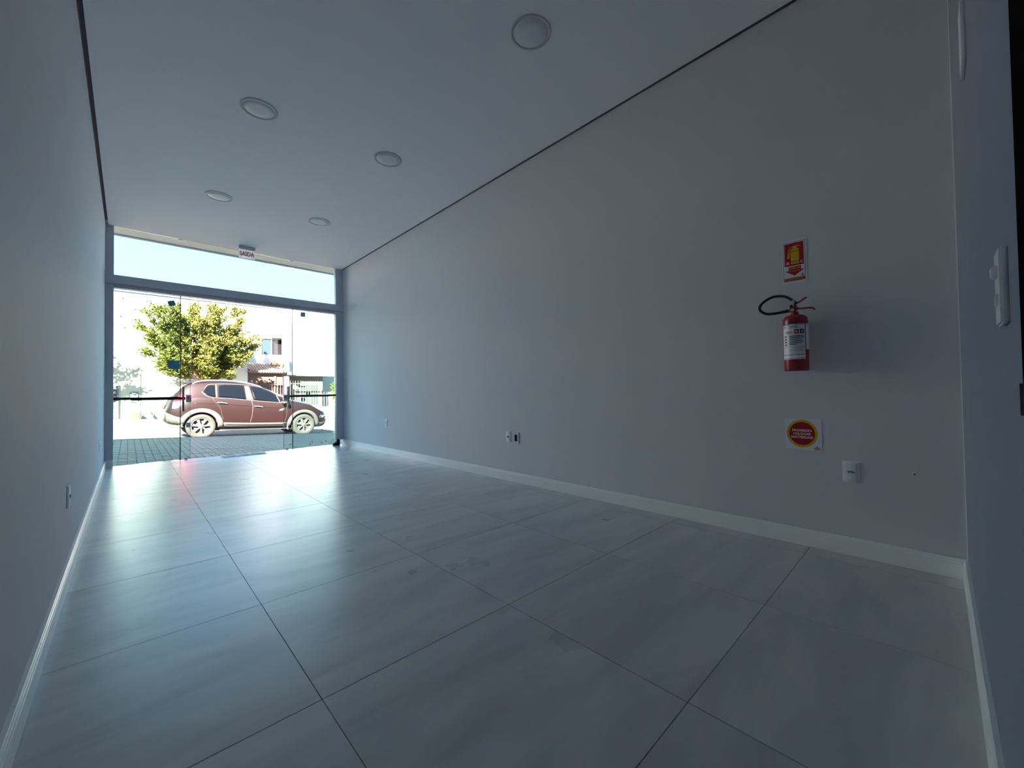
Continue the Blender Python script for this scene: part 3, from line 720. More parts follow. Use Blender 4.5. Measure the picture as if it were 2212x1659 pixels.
tag(pyobj('paver_field', v, f, 'paver', sw), kind='stuff')
kb = tag(empty('kerb', (0, KY - 0.12, gp(0)), (0, ANG, 0)), 'pale concrete kerb between sidewalk and street', kind='structure')
for k in range(-12, 14): boxobj('kerb_stone', k * 1.0 + 0.003, k * 1.0 + 0.997, 0, 0.12, -0.25, 0.004, 'kerb_stone', kb, bevel=0.008)
tag(boxobj('street', -20, 30, -2, FK - KY + 2, -0.3, 0, 'asphalt'), 'sunlit pale asphalt street', kind='structure')
st_ = bpy.data.objects['street']; st_.location = (0, KY, gs(0)); st_.rotation_euler = (0, ANG, 0)
fp = tag(empty('far_sidewalk', (0, FK, gs(0) + 0.10), (0, ANG, 0)), 'pale sidewalk across the street', kind='structure')
boxobj('slab', -20, 30, 0.12, 8, -0.3, 0, 'far_pavement', fp)
for k in range(-10, 20): boxobj('kerb_stone', k * 1.0 + 0.003, k * 1.0 + 0.997, 0, 0.12, -0.3, 0.0, 'kerb_stone', fp, bevel=0.01)
gf = lambda x: gs(x) + 0.10

# ------------------------------------------------------------------ the car
mat('car_paint', lin(27, 10, 9), 0.45, metal=0.3, spec=0.3, coat=0.2, var=0.03, scale=4)
MATS['car_paint'].node_tree.nodes['Principled BSDF'].inputs['Coat Roughness'].default_value = 0.12
mat('arch_liner', lin(18, 17, 18), 0.9)
mat('cladding', lin(57, 53, 48), 0.7, var=0.06, scale=6)
mat('car_glass', lin(8, 10, 14), 0.08, spec=0.14)
mat('chrome', lin(210, 206, 200), 0.2, metal=0.9)
mat('satin_trim', lin(69, 65, 61), 0.4, metal=0.3)
mat('tyre', lin(39, 36, 32), 0.9, var=0.1, scale=12)
mat('rim', lin(86, 84, 79), 0.35, metal=0.5)
mat('rim_dark', lin(52, 50, 48), 0.6)
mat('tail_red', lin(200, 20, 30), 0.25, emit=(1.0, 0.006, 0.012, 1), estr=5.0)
mat('tail_clear', lin(190, 180, 172), 0.2)
mat('headlamp', lin(196, 206, 216), 0.1, spec=0.8)
mat('seam', lin(40, 28, 28), 0.7)
mat('lamp_orange', lin(210, 140, 90), 0.3)
mat('plate_dark', lin(30, 30, 33), 0.6)

CY0 = 13.62                                    # near flank of the car
car = tag(empty('car', (1.62, CY0 + 0.86, gs(1.62)), (0, ANG, 0)), 'maroon compact crossover car parked at the kerb outside', 'car')
def hermite(xs, ys):
    xs, ys = np.array(xs, float), np.array(ys, float)
    d = np.diff(ys) / np.diff(xs); m = np.empty_like(ys); m[0], m[-1] = d[0], d[-1]
    m[1:-1] = np.where(d[:-1] * d[1:] > 0, 2 * d[:-1] * d[1:] / (d[:-1] + d[1:] + 1e-12), 0)
    def f(x):
        x = min(max(x, xs[0]), xs[-1]); i = min(int(np.searchsorted(xs, x, 'right')) - 1, len(xs) - 2); h = xs[i + 1] - xs[i]; t = (x - xs[i]) / h
        return ((1 + 2 * t) * (1 - t) ** 2 * ys[i] + t * (1 - t) ** 2 * h * m[i] + t * t * (3 - 2 * t) * ys[i + 1] + t * t * (t - 1) * h * m[i + 1])
    return f
zr = hermite([-.76, -.72, -.66, -.55, -.42, -.30, -.10, .20, .55, .90, 1.20, 1.45, 1.70, 1.95, 2.15, 2.30, 2.55, 2.80, 3.00, 3.15, 3.25, 3.31, 3.335],
             [.74, .86, 1.06, 1.24, 1.40, 1.515, 1.565, 1.59, 1.60, 1.575, 1.525, 1.455, 1.35, 1.225, 1.125, 1.075, 1.035, .975, .90, .82, .73, .62, .55])
zbot = hermite([-.76, -.65, -.4, .4, 1.2, 2.1, 2.9, 3.2, 3.335], [.46, .37, .33, .24, .235, .235, .22, .23, .36])
zbelt_ = hermite([-.76, -.5, -.2, .3, 1.12, 1.85, 2.2, 2.6, 2.9, 3.1, 3.335], [.70, .98, 1.09, 1.085, 1.03, .985, .965, .93, .85, .76, .50])
zbelt = lambda l: min(zbelt_(l), zr(l) - 0.035)
wmx = hermite([-.76, -.72, -.64, -.5, -.3, .1, 1.0, 2.0, 2.5, 2.8, 3.0, 3.15, 3.25, 3.31, 3.335], [.50, .62, .72, .79, .835, .86, .865, .86, .855, .83, .77, .68, .58, .48, .40])
wrf = hermite([-.76, -.5, -.28, .2, .8, 1.3, 1.7, 2.0, 2.2, 2.5, 2.9, 3.2, 3.335], [.44, .58, .585, .61, .62, .615, .61, .63, .66, .66, .60, .46, .34])
stn = [-.76, -.73, -.67, -.58, -.47, -.36, -.25, -.10, .1, .35, .6, .9, 1.2, 1.45, 1.7, 1.92, 2.1, 2.25, 2.45, 2.65, 2.85, 3.0, 3.12, 3.22, 3.29, 3.335]
v = []; f = []; secs = []
for l in stn:
    zb, zt, ze, wm, wr = zbot(l), zr(l), zbelt(l), wmx(l), min(wrf(l), wmx(l) * 0.94)
    sill = zb + 0.05; g = max(zt - ze, 0.02)
    half = [(0, zb), (wm * .62, zb), (wm * .93, sill - .01), (wm * .965, zb + .16 if zb + .16 < ze - .1 else sill + .02), (wm * 0.99, zb + (ze - zb) * .52), (wm, zb + (ze - zb) * .74), (wm * .975, ze - .012),
            (wm * .94, ze + min(.015, g * .2)), (wm * .94 + (wr - wm * .94) * .55, ze + g * .52), (wr * 1.0, zt - min(.06, g * .3)), (wr * .86, zt - min(.022, g * .12)), (wr * .5, zt - min(.006, g * .04)), (0, zt)]
    ring = [(l, -w, z) for w, z in half] + [(l, w, z) for w, z in half[-2:0:-1]]
    secs.append([len(v) + k for k in range(len(ring))]); v += ring
n = len(secs[0])
for A_, B_ in zip(secs, secs[1:]):
    for k in range(n): f.append((A_[k], A_[(k + 1) % n], B_[(k + 1) % n], B_[k]))
f.append(tuple(secs[0][::-1])); f.append(tuple(secs[-1]))
me = bpy.data.meshes.new('car_body'); me.from_pydata(v, [], f); me.update()
bm = BM(); bm.from_mesh(me); bmesh.ops.recalc_face_normals(bm, faces=bm.faces); bm.to_mesh(me); bm.free()
me.materials.append(MATS['car_paint'])
tmp = bpy.data.objects.new('tmp_body', me); COL.objects.link(tmp)
md = tmp.modifiers.new('s', 'SUBSURF'); md.levels = 2; md.render_levels = 2
dg = bpy.context.evaluated_depsgraph_get(); smooth = bpy.data.meshes.new_from_object(tmp.evaluated_get(dg))
bvh = BVHTree.FromPolygons([x.co.copy() for x in smooth.vertices], [tuple(p.vertices) for p in smooth.polygons])
WB_, HR = 2.54, 0.325                          # wheelbase, hub height
cutters = []
for l in (0, WB_):
    for s in (-1, 1):
        bm = BM(); lathe(bm, [(0.368, 0), (0.368, 0.5)], 48, Matrix.Translation((l, s * 0.98 if s > 0 else -0.48, HR + .01)) @ Matrix.Rotation(PI / 2, 4, 'X'))
        bmesh.ops.recalc_face_normals(bm, faces=bm.faces); mm = bpy.data.meshes.new('cut'); bm.to_mesh(mm); bm.free(); mm.materials.append(MATS['arch_liner'])
        co_ = bpy.data.objects.new('tmp_cut', mm); COL.objects.link(co_); cutters.append(co_)
        b_ = tmp.modifiers.new('b', 'BOOLEAN'); b_.object = co_; b_.operation = 'DIFFERENCE'; b_.solver = 'EXACT'; b_.material_mode = 'TRANSFER'
dg = bpy.context.evaluated_depsgraph_get(); dg.update(); body = bpy.data.meshes.new_from_object(tmp.evaluated_get(dg))
bpy.data.objects.remove(tmp)
for c in cutters: bpy.data.objects.remove(c)
bo = link('body', body, None, car, True)
if not body.materials: body.materials.append(MATS['car_paint'])

def surf(l, z, off, side=-1):
    h = bvh.ray_cast(Vector((l, side * 2, z)), Vector((0, -side, 0)))
    if h[0] is None:
        h = bvh.find_nearest(Vector((l, side * 0.86, z)))
        return Vector((l, side * max(abs(h[0].y), 0.5) + side * off, z))
    return h[0] + Vector((0, side * off, 0))
def resample(pts, n):
    pts = [Vector((p[0], p[1], 0)) for p in pts]; ds = [0]
    for a_, b_ in zip(pts, pts[1:]): ds.append(ds[-1] + (b_ - a_).length)
    out = []
    for k in range(n + 1):
        s = ds[-1] * k / n; i = max(j for j in range(len(ds)) if ds[j] <= s + 1e-9); i = min(i, len(pts) - 2)
        t = (s - ds[i]) / max(ds[i + 1] - ds[i], 1e-9); out.append(pts[i].lerp(pts[i + 1], min(t, 1)))
    return out
def drape(name, top, bot, m, off, nu=14, nv=6, par=None, thick=0.02, curve=True, label=None):
    T, B = resample([tuple(p)[:2] for p in (bez([(a, b, 0) for a, b in top], 6) if curve and len(top) > 2 else [(a, b, 0) for a, b in top])], nu), resample([tuple(p)[:2] for p in (bez([(a, b, 0) for a, b in bot], 6) if curve and len(bot) > 2 else [(a, b, 0) for a, b in bot])], nu)
    v = []; f = []
    for j in range(-1, nv + 2):
        for i in range(-1, nu + 2):
            ii, jj = min(max(i, 0), nu), min(max(j, 0), nv); p = T[ii].lerp(B[ii], jj / nv)
            edge = i in (-1, nu + 1) or j in (-1, nv + 1)
            v.append(surf(p.x, p.y, -thick if edge else off))
    w_ = nu + 3
    for j in range(nv + 2):
        for i in range(nu + 2): a = j * w_ + i; f.append((a, a + 1, a + w_ + 1, a + w_))
    o = pyobj(name, v, f, m, par or car, True)
    if label: o['label'] = label
    return o
def band(name, pts, wd, m, off, par=None, nu=24, nv=2):          # strip of half width wd along a polyline in (l, z)
    P_ = resample([tuple(p)[:2] for p in bez([(a, b, 0) for a, b in pts], 6)], nu); up = []; dn = []
    for i, p in enumerate(P_):
        t = (P_[min(i + 1, nu)] - P_[max(i - 1, 0)]).normalized(); nn = Vector((-t.y, t.x, 0)) * wd
        up.append((p + nn)[:2]); dn.append((p - nn)[:2])
    return drape(name, up, dn, m, off, nu, nv, par, curve=False)

# side windows with satin surround
wq = drape('quarter_window', [(.02, 1.27), (.09, 1.40), (.15, 1.435), (.26, 1.445)], [(.02, 1.25), (.10, 1.16), (.20, 1.125), (.275, 1.115)], 'car_glass', .006)
wr_ = drape('rear_side_window', [(.345, 1.41), (.40, 1.455), (.65, 1.47), (.90, 1.465), (.935, 1.42)], [(.345, 1.12), (.5, 1.105), (.7, 1.085), (.98, 1.06)], 'car_glass', .006)
wf_ = drape('front_side_window', [(1.10, 1.445), (1.25, 1.44), (1.42, 1.40), (1.60, 1.33), (1.76, 1.225)], [(1.20, 1.05), (1.4, 1.035), (1.65, 1.01), (1.84, 1.0)], 'car_glass', .006)
drape('corner_window', [(1.80, 1.20), (1.86, 1.155), (1.94, 1.10)], [(1.87, 1.0), (1.93, 0.995), (1.99, 1.04)], 'car_glass', .006)
band('window_trim', [(-.02, 1.26), (.08, 1.15), (.25, 1.10), (.6, 1.085), (1.1, 1.045), (1.5, 1.015), (1.95, 0.985)], .010, 'satin_trim', .009, nu=40)
band('window_trim', [(.03, 1.32), (.11, 1.445), (.25, 1.475), (.6, 1.495), (.95, 1.49), (1.2, 1.47), (1.45, 1.41), (1.65, 1.33), (1.9, 1.17)], .009, 'satin_trim', .009, nu=40)
drape('centre_pillar', [(.96, 1.465), (1.075, 1.455)], [(1.01, 1.06), (1.175, 1.05)], 'satin_trim', .010, 6, 8)
band('window_post', [(.295, 1.46), (.30, 1.28), (.31, 1.11)], .02, 'satin_trim', .010, nu=10)
band('window_post', [(1.79, 1.22), (1.83, 1.1), (1.86, 1.0)], .014, 'satin_trim', .010, nu=10)
# door seams
band('door_seam', [(1.125, 1.03), (1.155, .86), (1.15, .62), (1.115, .42)], .006, 'satin_trim', .004)
band('door_seam', [(.20, 1.10), (.28, .98), (.40, .80), (.44, .62), (.50, .47)], .004, 'seam', .004)
band('door_seam', [(1.95, .99), (2.03, .80), (2.04, .6), (2.0, .42)], .004, 'seam', .004)
band('door_crease', [(-.2, .945), (.4, .93), (1.1, .885), (1.9, .83)], .006, 'car_paint', .006, nu=30)
# handles
for l0, z0 in ((.43, .955), (1.29, .865)):
    band('handle_recess', [(l0 - .10, z0 + .01), (l0 + .02, z0 - .005), (l0 + .12, z0 - .015)], .026, 'plate_dark', .003, nu=8)
    bm = BM(); pts = [surf(l0 - .11, z0 + .018, .008), surf(l0 - .05, z0 + .016, .035), surf(l0 + .05, z0 + .004, .035), surf(l0 + .115, z0 - .012, .008)]
    tube(bm, bez(pts, 4), .014, 8); obj('door_handle', bm, 'chrome', car, True)
# cladding: sill, arches, bumpers
drape('sill_cladding', [(.40, .43), (.7, .415), (1.2, .40), (2.05, .40)], [(.42, .26), (.7, .25), (1.2, .245), (2.08, .245)], 'cladding', .012, 24, 4, curve=False)
drape('sill_strip', [(.52, .405), (1.1, .385), (2.0, .382)], [(.52, .365), (1.1, .348), (2.0, .345)], 'satin_trim', .024, 20, 2)
def arch(cl, a0, a1, r0, r1):
    T = [(cl + r1 * 1.03 * math.cos(a), HR + .01 + r1 * math.sin(a)) for a in np.linspace(a0, a1, 29)]
    B = [(cl + r0 * math.cos(a), HR + .01 + r0 * math.sin(a)) for a in np.linspace(a0, a1, 29)]
    return drape('wheel_arch_cladding', T, B, 'cladding', .022, 28, 3, curve=False)
arch(0, PI * 1.02, -.12, .365, .475); arch(WB_, PI * 1.12, -.16, .365, .455)
drape('rear_bumper', [(-.735, .70), (-.66, .655), (-.55, .60), (-.40, .555)], [(-.725, .52), (-.66, .40), (-.55, .375), (-.43, .37)], 'cladding', .014, 12, 5, label='pale grey lower rear bumper')
drape('front_bumper_lip', [(2.96, .40), (3.10, .38), (3.22, .40), (3.29, .44)], [(2.93, .25), (3.08, .26), (3.2, .28), (3.27, .33)], 'cladding', .010, 12, 4)
drape('fog_lamp_recess', [(3.04, .63), (3.14, .64), (3.22, .63)], [(3.02, .53), (3.12, .50), (3.23, .48)], 'plate_dark', .005, 8, 4)
bm = BM(); bmesh.ops.create_uvsphere(bm, u_segments=12, v_segments=8, radius=.035, matrix=Matrix.Translation(surf(3.13, .57, .004))); obj('fog_lamp', bm, 'headlamp', car, True)
for z0, z1 in ((.60, .585), (.52, .50)):
    band('lamp_strip', [(3.20, z0), (3.25, (z0 + z1) / 2), (3.28, z1)], .012, 'headlamp', .008, nu=6)
# lamps
drape('headlight', [(2.80, .935), (2.92, .915), (3.05, .86), (3.17, .76)], [(2.80, .915), (2.92, .83), (3.05, .76), (3.16, .715)], 'headlamp', .008, 14, 5, label='clear elongated headlight')
tl = drape('tail_light', [(-.56, 1.06), (-.44, 1.15), (-.30, 1.17), (-.18, 1.125)], [(-.60, .97), (-.48, 1.00), (-.34, 1.03), (-.19, 1.105)], 'tail_red', .010, 14, 5, label='glowing red tail light')
drape('tail_lens', [(-.60, .965), (-.50, .985), (-.36, 1.005)], [(-.62, .80), (-.52, .81), (-.42, .90)], 'tail_clear', .008, 8, 5)
drape('side_reflector', [(1.86, .80), (1.92, .815), (1.97, .82)], [(1.84, .755), (1.90, .76), (1.95, .78)], 'lamp_orange', .008, 6, 3)
# windscreen and rear window (from above / behind)
def surf_top(l, y, off):
    h = bvh.ray_cast(Vector((l, y, 3)), Vector((0, 0, -1))); return h[0] + h[1] * off if h[0] is not None else Vector((l, y, zr(l)))
def topgrid(name, l0, l1, y0, y1, taper, m, off, nu=10, nv=10):
    v = []; f = []
    for i in range(nu + 1):
        for j in range(nv + 1):
            l = l0 + (l1 - l0) * i / nu; s = 2 * j / nv - 1; yw = (y0 + (y1 - y0) * i / nu) * s
            v.append(surf_top(l + taper * s * s, yw, off))
    for i in range(nu):
        for j in range(nv): a = i * (nv + 1) + j; f.append((a, a + 1, a + nv + 2, a + nv + 1))
    return pyobj(name, v, f, m, car, True)
topgrid('windscreen', 1.50, 2.12, .53, .66, -.06, 'car_glass', .006)
topgrid('rear_window', -.31, -.55, .50, .56, .03, 'car_glass', .006)
topgrid('rear_spoiler', -.12, -.34, .56, .58, .03, 'car_paint', .028, 6, 10)
# roof rails
for s in (-1, 1):
    bm = BM(); pts = []
    for l in np.linspace(-.22, 1.42, 20):
        p = surf_top(l, s * .585, 0.0); e = min(1, (l + .22) / .22, (1.42 - l) / .22); pts.append(p + Vector((0, 0, .004 + .040 * max(0, e) ** .6)))
    tube(bm, pts, .021, 8); obj('roof_rail', bm, 'chrome', car, True)
bm = BM(); tube(bm, [surf_top(-.05, 0, 0), surf_top(-.05, 0, 0) + Vector((-.12, 0, .13))], [.008, .003], 6); obj('antenna', bm, 'plate_dark', car)
# door mirror
bm = BM(); bmesh.ops.create_uvsphere(bm, u_segments=20, v_segments=12, radius=1, matrix=Matrix.Translation((1.93, -.985, 1.045)) @ Matrix.Diagonal((.085, .115, .07, 1)))
mi = obj('door_mirror', bm, 'car_paint', car, True)
bm = BM(); bmesh.ops.create_uvsphere(bm, u_segments=20, v_segments=12, radius=1, matrix=Matrix.Translation((1.93, -.985, 1.012)) @ Matrix.Diagonal((.087, .117, .042, 1))); obj('mirror_base', bm, 'chrome', mi, True)
bm = BM(); tube(bm, [(1.93, -.90, 1.0), (1.95, -.82, .985)], .022, 8); obj('mirror_stalk', bm, 'plate_dark', mi)
bm = BM(); lathe(bm, [(.062, 0), (.05, .004)], 16, Matrix.Translation((1.86, -.985, 1.045)) @ Matrix.Rotation(-PI / 2, 4, 'Y')); obj('mirror_glass', bm, 'car_glass', mi)
# wheels
def make_wheel(l, side):
    y = side * .845
    Mw = Matrix.Translation((l, y, HR)) @ Matrix.Rotation(-side * PI / 2, 4, 'X')     # local +z = outwards
    bm = BM(); lathe(bm, [(.215, -.20), (.29, -.205), (.318, -.19), (.325, -.16), (.325, -.05), (.318, -.015), (.295, .006), (.255, .010), (.222, .002), (.214, -.012)], 48, Mw, cap=False)
    w = obj('wheel', bm, 'tyre', car, True)
    bm = BM(); lathe(bm, [(.224, -.004), (.220, .004), (.208, .002), (.200, -.02), (.196, -.14)], 48, Mw, cap=False); obj('rim_ring', bm, 'rim', w, True)
    bm = BM(); lathe(bm, [(.198, -.075), (.198, -.07)], 40, Mw); obj('brake_disc', bm, 'rim_dark', w)
    ns_ = 7
    for k in range(ns_):
        a = 2 * PI * k / ns_ + .22; R_ = Mw @ Matrix.Rotation(a, 4, 'Z'); bm = BM()
        prism(bm, [R_ @ Vector(p) for p in ((.03, -.020, -.004), (.10, -.020, -.006), (.202, -.038, -.014), (.202, .038, -.014), (.10, .020, -.006), (.03, .020, -.004))], (Mw.to_3x3() @ Vector((0, 0, -.022))))
        obj('spoke', bm, 'rim', w)
    bm = BM(); lathe(bm, [(.046, -.02), (.046, .0), (.03, .006), (.001, .007)], 20, Mw); obj('hub_cap', bm, 'rim', w, True)
for l in (0, WB_):
    for s in (-1, 1): make_wheel(l, s)
boxobj('underbody', .3, 2.2, -.7, .7, .2, .3, 'arch_liner', car)
boxobj('number_plate', -.775, -.765, -.2, .2, .78, .90, 'plate_dark', car)

# ------------------------------------------------------------------ across the street
mat('white_render', lin(172, 171, 169), 0.85, var=0.02, scale=1.5)
mat('beige_render', lin(172, 165, 153), 0.85, var=0.04, scale=2)
mat('brown_render', lin(64, 46, 38), 0.85, var=0.05, scale=2)
mat('tan_render', lin(85, 74, 61), 0.85, var=0.05, scale=2)
mat('roof_tile', lin(96, 73, 69), 0.8, var=0.2, scale=8)
mat('window_dark', lin(26, 24, 27), 0.15)
mat('window_blue', lin(40, 50, 60), 0.15)
mat('frame_grey', lin(73, 79, 83), 0.5)
mat('fence_white', lin(91, 86, 79), 0.6)
mat('fence_brown', lin(58, 41, 34), 0.6)
mat('dark_room', lin(40, 42, 40), 0.8)
mat('box_yellow', lin(124, 98, 47), 0.7)
mat('box_orange', lin(112, 64, 32), 0.7)
mat('pink_paint', lin(136, 50, 84), 0.7)
mat('gate_dark', lin(53, 53, 56), 0.6, var=0.15, scale=5)
mat('bark', lin(120, 98, 78), 0.9, var=0.2, scale=10)
mat('wood_box', lin(102, 64, 38), 0.8)
mat('cable', lin(70, 80, 92), 0.6)

def leaf_mat(name, c1, c2, tr):
    m = bpy.data.materials.new(name); m.use_nodes = True; n = m.node_tree.nodes; L = m.node_tree.links; n.clear()
    out = n.new('ShaderNodeOutputMaterial'); g = n.new('ShaderNodeNewGeometry'); r = n.new('ShaderNodeValToRGB')
    r.color_ramp.elements[0].color = c1; r.color_ramp.elements[1].color = c2
    d = n.new('ShaderNodeBsdfDiffuse'); t = n.new('ShaderNodeBsdfTranslucent'); mx = n.new('ShaderNodeMixShader'); mx.inputs[0].default_value = tr
    L.new(g.outputs['Random Per Island'], r.inputs[0]); L.new(r.outputs[0], d.inputs[0]); L.new(r.outputs[0], t.inputs[0])
    L.new(d.outputs[0], mx.inputs[1]); L.new(t.outputs[0], mx.inputs[2]); L.new(mx.outputs[0], out.inputs[0]); MATS[name] = m
leaf_mat('leaf', lin(46, 54, 26), lin(122, 120, 60), 0.35)
leaf_mat('leaf_green', lin(62, 88, 32), lin(116, 136, 58), 0.35)

def xz(px, py, Y): p = at(px, py, 1, Y); return p.x, p.z
def facebox(name, px0, py0, px1, py1, Y, depth, m, parent=None, z0=None, bevel=0):
    """box whose street face, at y = Y, spans the given pixels"""
    x0, za = xz(px0, py0, Y); x1, zb = xz(px1, py1, Y)
    return boxobj(name, min(x0, x1), max(x0, x1), Y, Y + depth, (z0 if z0 is not None else min(za, zb)), max(za, zb), m, parent, bevel)

UY = FY + 1.4
# white two-storey house (upper storey set back, long white front)
hs = tag(empty('white_house', (4.5, UY, gf(4.5))), 'white two-storey house across the street with dark upstairs window', 'building')
hb_ = lambda o: rel(o, hs)
xL, zTop = xz(236, 640, UY); xR = xz(722, 700, UY)[0]
zt_ = xz(390, 644, UY)[1]
wx0, wz1 = xz(565, 731, UY); wx1 = xz(640, 731, UY)[0]; wz0 = xz(565, 765.5, UY)[1]
bm = BM(); zb_ = -0.9
box(bm, -9, wx0, UY, UY + 4, zb_, zt_); box(bm, wx1, xR, UY, UY + 4, zb_, zt_); box(bm, wx0, wx1, UY, UY + 4, zb_, wz0); box(bm, wx0, wx1, UY, UY + 4, wz1, zt_); box(bm, wx0, wx1, UY + .12, UY + 4, wz0, wz1)
hb_(obj('wall', bm, 'white_render'))
hb_(boxobj('roof_coping', -9.1, xR + .06, UY - .06, UY + 4.05, zt_, zt_ + .07, 'frame_grey'))
# panel joints of the rendered front (recessed lines made by thin proud boards)
for px0, px1, py in ((243, 298, 687), (615, 712, 712), (615, 712, 769)):
    x0, z = xz(px0, py, UY); x1 = xz(px1, py, UY)[0]; hb_(boxobj('string_course', x0, x1, UY - .015, UY, z - .012, z + .012, 'white_render'))
# window
wn = hb_(boxobj('window', wx0, wx1, UY + .085, UY + .10, wz0, wz1, 'frame_grey'))
wm_ = xz(586, 745, UY)[0]
def wchild(name, *a): o = boxobj(name, *a); o.parent = wn; return o
wchild('pane', wx0 + .03, wm_ - .02, UY + .065, UY + .085, wz0 + .03, wz1 - .03, 'window_blue')
wchild('pane', wm_ + .05, wx1 - .03, UY + .075, UY + .085, wz0 + .03, wz1 - .03, 'window_dark')
wchild('mullion', wm_ - .02, wm_ + .05, UY + .05, UY + .085, wz0, wz1, 'frame_grey')
hb_(boxobj('window_hood', xz(586, 730, UY)[0], wx1 + .1, UY - .30, UY, wz1 + .04, wz1 + .20, 'tan_render'))
hb_(boxobj('window_sill', wx0 - .05, wx1 + .05, UY - .04, UY + .05, wz0 - .05, wz0, 'white_render'))

# white overhanging upper block on the right, over the barred front
ob = tag(empty('white_upper_block', tuple(at(670, 812, 1, FY - .1))), 'blank white upper storey block above the barred gate', 'building')
x0 = xz(618, 810, FY + .2)[0]; x1 = xz(721, 810, FY + .2)[0]; zlo = xz(670, 812, FY + .2)[1]; zhi = xz(670, 672, FY + .2)[1]
rel(boxobj('wall', x0, x1, FY + .2, UY - .36, zlo, zhi, 'white_render'), ob)
rel(boxobj('ledge', x0 - .05, xz(640, 808, FY)[0], FY - .25, FY + .2, zlo + .02, zlo + .09, 'frame_grey'), ob)
rel(boxobj('ledge_rail', x0 - .05, xz(640, 808, FY)[0], FY - .25, FY - .21, zlo + .09, zlo + .19, 'fence_white'), ob)
rel(boxobj('fin', x0 - .04, xz(624, 760, FY)[0], FY - .1, FY + .2, xz(620, 803, FY)[1], xz(620, 775, FY)[1], 'frame_grey'), ob)

# beige boundary wall on the left, with pilaster, meter box and dark gate
bw = tag(empty('boundary_wall', (0.5, FY, gf(0.5))), 'beige boundary wall dappled with leaf shade behind the patio chairs', 'wall')
bz = xz(300, 770, FY)[1]; bx1 = xz(535, 800, FY)[0]; bx0 = -9
rel(boxobj('wall', bx0, bx1, FY, FY + .2, -0.7, bz, 'beige_render'), bw)
px0, px1 = xz(279, 850, FY)[0], xz(303, 850, FY)[0]
rel(boxobj('pilaster', px0, px1, FY - .05, FY, -0.3, xz(290, 805, FY)[1], 'beige_render'), bw)
rel(boxobj('coping', bx0, bx1, FY - .03, FY + .23, bz, bz + .06, 'white_render'), bw)
mb = rel(facebox('meter_box', 281, 848, 298.5, 868, FY - .12, .07, 'frame_grey', None, bevel=.006), bw)
mx_ = facebox('meter_window', 285, 852.5, 294.5, 863, FY - .135, .02, 'sign_white'); mx_.parent = mb; mx_.matrix_parent_inverse = Matrix.Translation(-Vector(bw.location))
gt = tag(empty('metal_gate', (xz(249, 900, FY)[0], FY - .1, gf(-.2))), 'dark grey metal gate in the boundary wall at the left jamb', 'gate')
gx0, gx1 = xz(236, 870, FY - .1)[0], xz(256, 870, FY - .1)[0]; gz1 = xz(249, 830, FY - .1)[1]; gz0 = gf(-.2)
rel(boxobj('leaf', gx0, gx1 - .05, FY - .07, FY - .03, gz0 + .02, gz1 - .04, 'gate_dark'), gt)
rel(boxobj('post', gx1 - .05, gx1, FY - .10, FY - .01, gz0, gz1, 'frame_grey'), gt)
for k in range(4):
    z_ = gz0 + .1 + k * (gz1 - gz0 - .2) / 3; rel(boxobj('rail', gx0, gx1 - .05, FY - .085, FY - .07, z_ - .025, z_ + .025, 'gate_dark'), gt)
wbx = tag(facebox('wooden_box', 281, 892, 302, 905.5, FY - .45, .35, 'wood_box', None, z0=gf(.5), bevel=.01), 'small brown wooden box on the far sidewalk below the meter', 'box')

# brown house in the middle with a strip of roof tiles
bh = tag(empty('brown_house', (5.6, FY, gf(5.6))), 'brown low house front with pinkish tile eave behind the car', 'building')
x0, x1 = bx1 + .01, xz(610.5, 800, FY)[0]; ze = xz(575, 806, FY)[1]
rel(boxobj('wall', x0, x1, FY, FY + .25, -0.8, ze, 'brown_render'), bh)
rel(boxobj('pilaster', xz(591, 830, FY)[0], xz(596, 830, FY)[0], FY - .05, FY, -0.8, ze, 'brown_render'), bh)
rel(facebox('window', 600, 832, 610, 851, FY - .01, .02, 'window_dark'), bh)
rel(boxobj('eave_board', x0, x1, FY - .25, FY + .1, ze, ze + .05, 'tan_render'), bh)
bm = BM(); zr0, zr1 = ze + .05, xz(575, 796.5, FY)[1] + .06
k = x0
while k < x1:
    tube(bm, [(k + .06, FY - .30, zr0 + .03), (k + .06, FY + 1.2, zr1 + .25)], .062, 8); k += .125
rel(obj('roof_tiles', bm, 'roof_tile'), bh)
zrf = zr0 + .03 + (1.12 / 1.5) * (zr1 + .22 - zr0) + .075
bx_col = [('box_yellow', 585.5, 594), ('box_orange', 594.5, 599), ('box_yellow', 599.5, 611)]
labs = ['yellow box at left of three on the roof strip', 'narrow orange box between two yellow boxes on the roof strip', 'wider yellow box at right of three on the roof strip']
for (mn_, a_, b_), lab in zip(bx_col, labs):
    x0_, z1_ = xz(a_, 788, FY + .7); x1_ = xz(b_, 788, FY + .7)[0]
    o = boxobj('storage_box', x0_, x1_, FY + .55, FY + .8, zrf, z1_ + .12, mn_, None, .01); tag(o, lab, 'box', 'boxes on the roof strip')

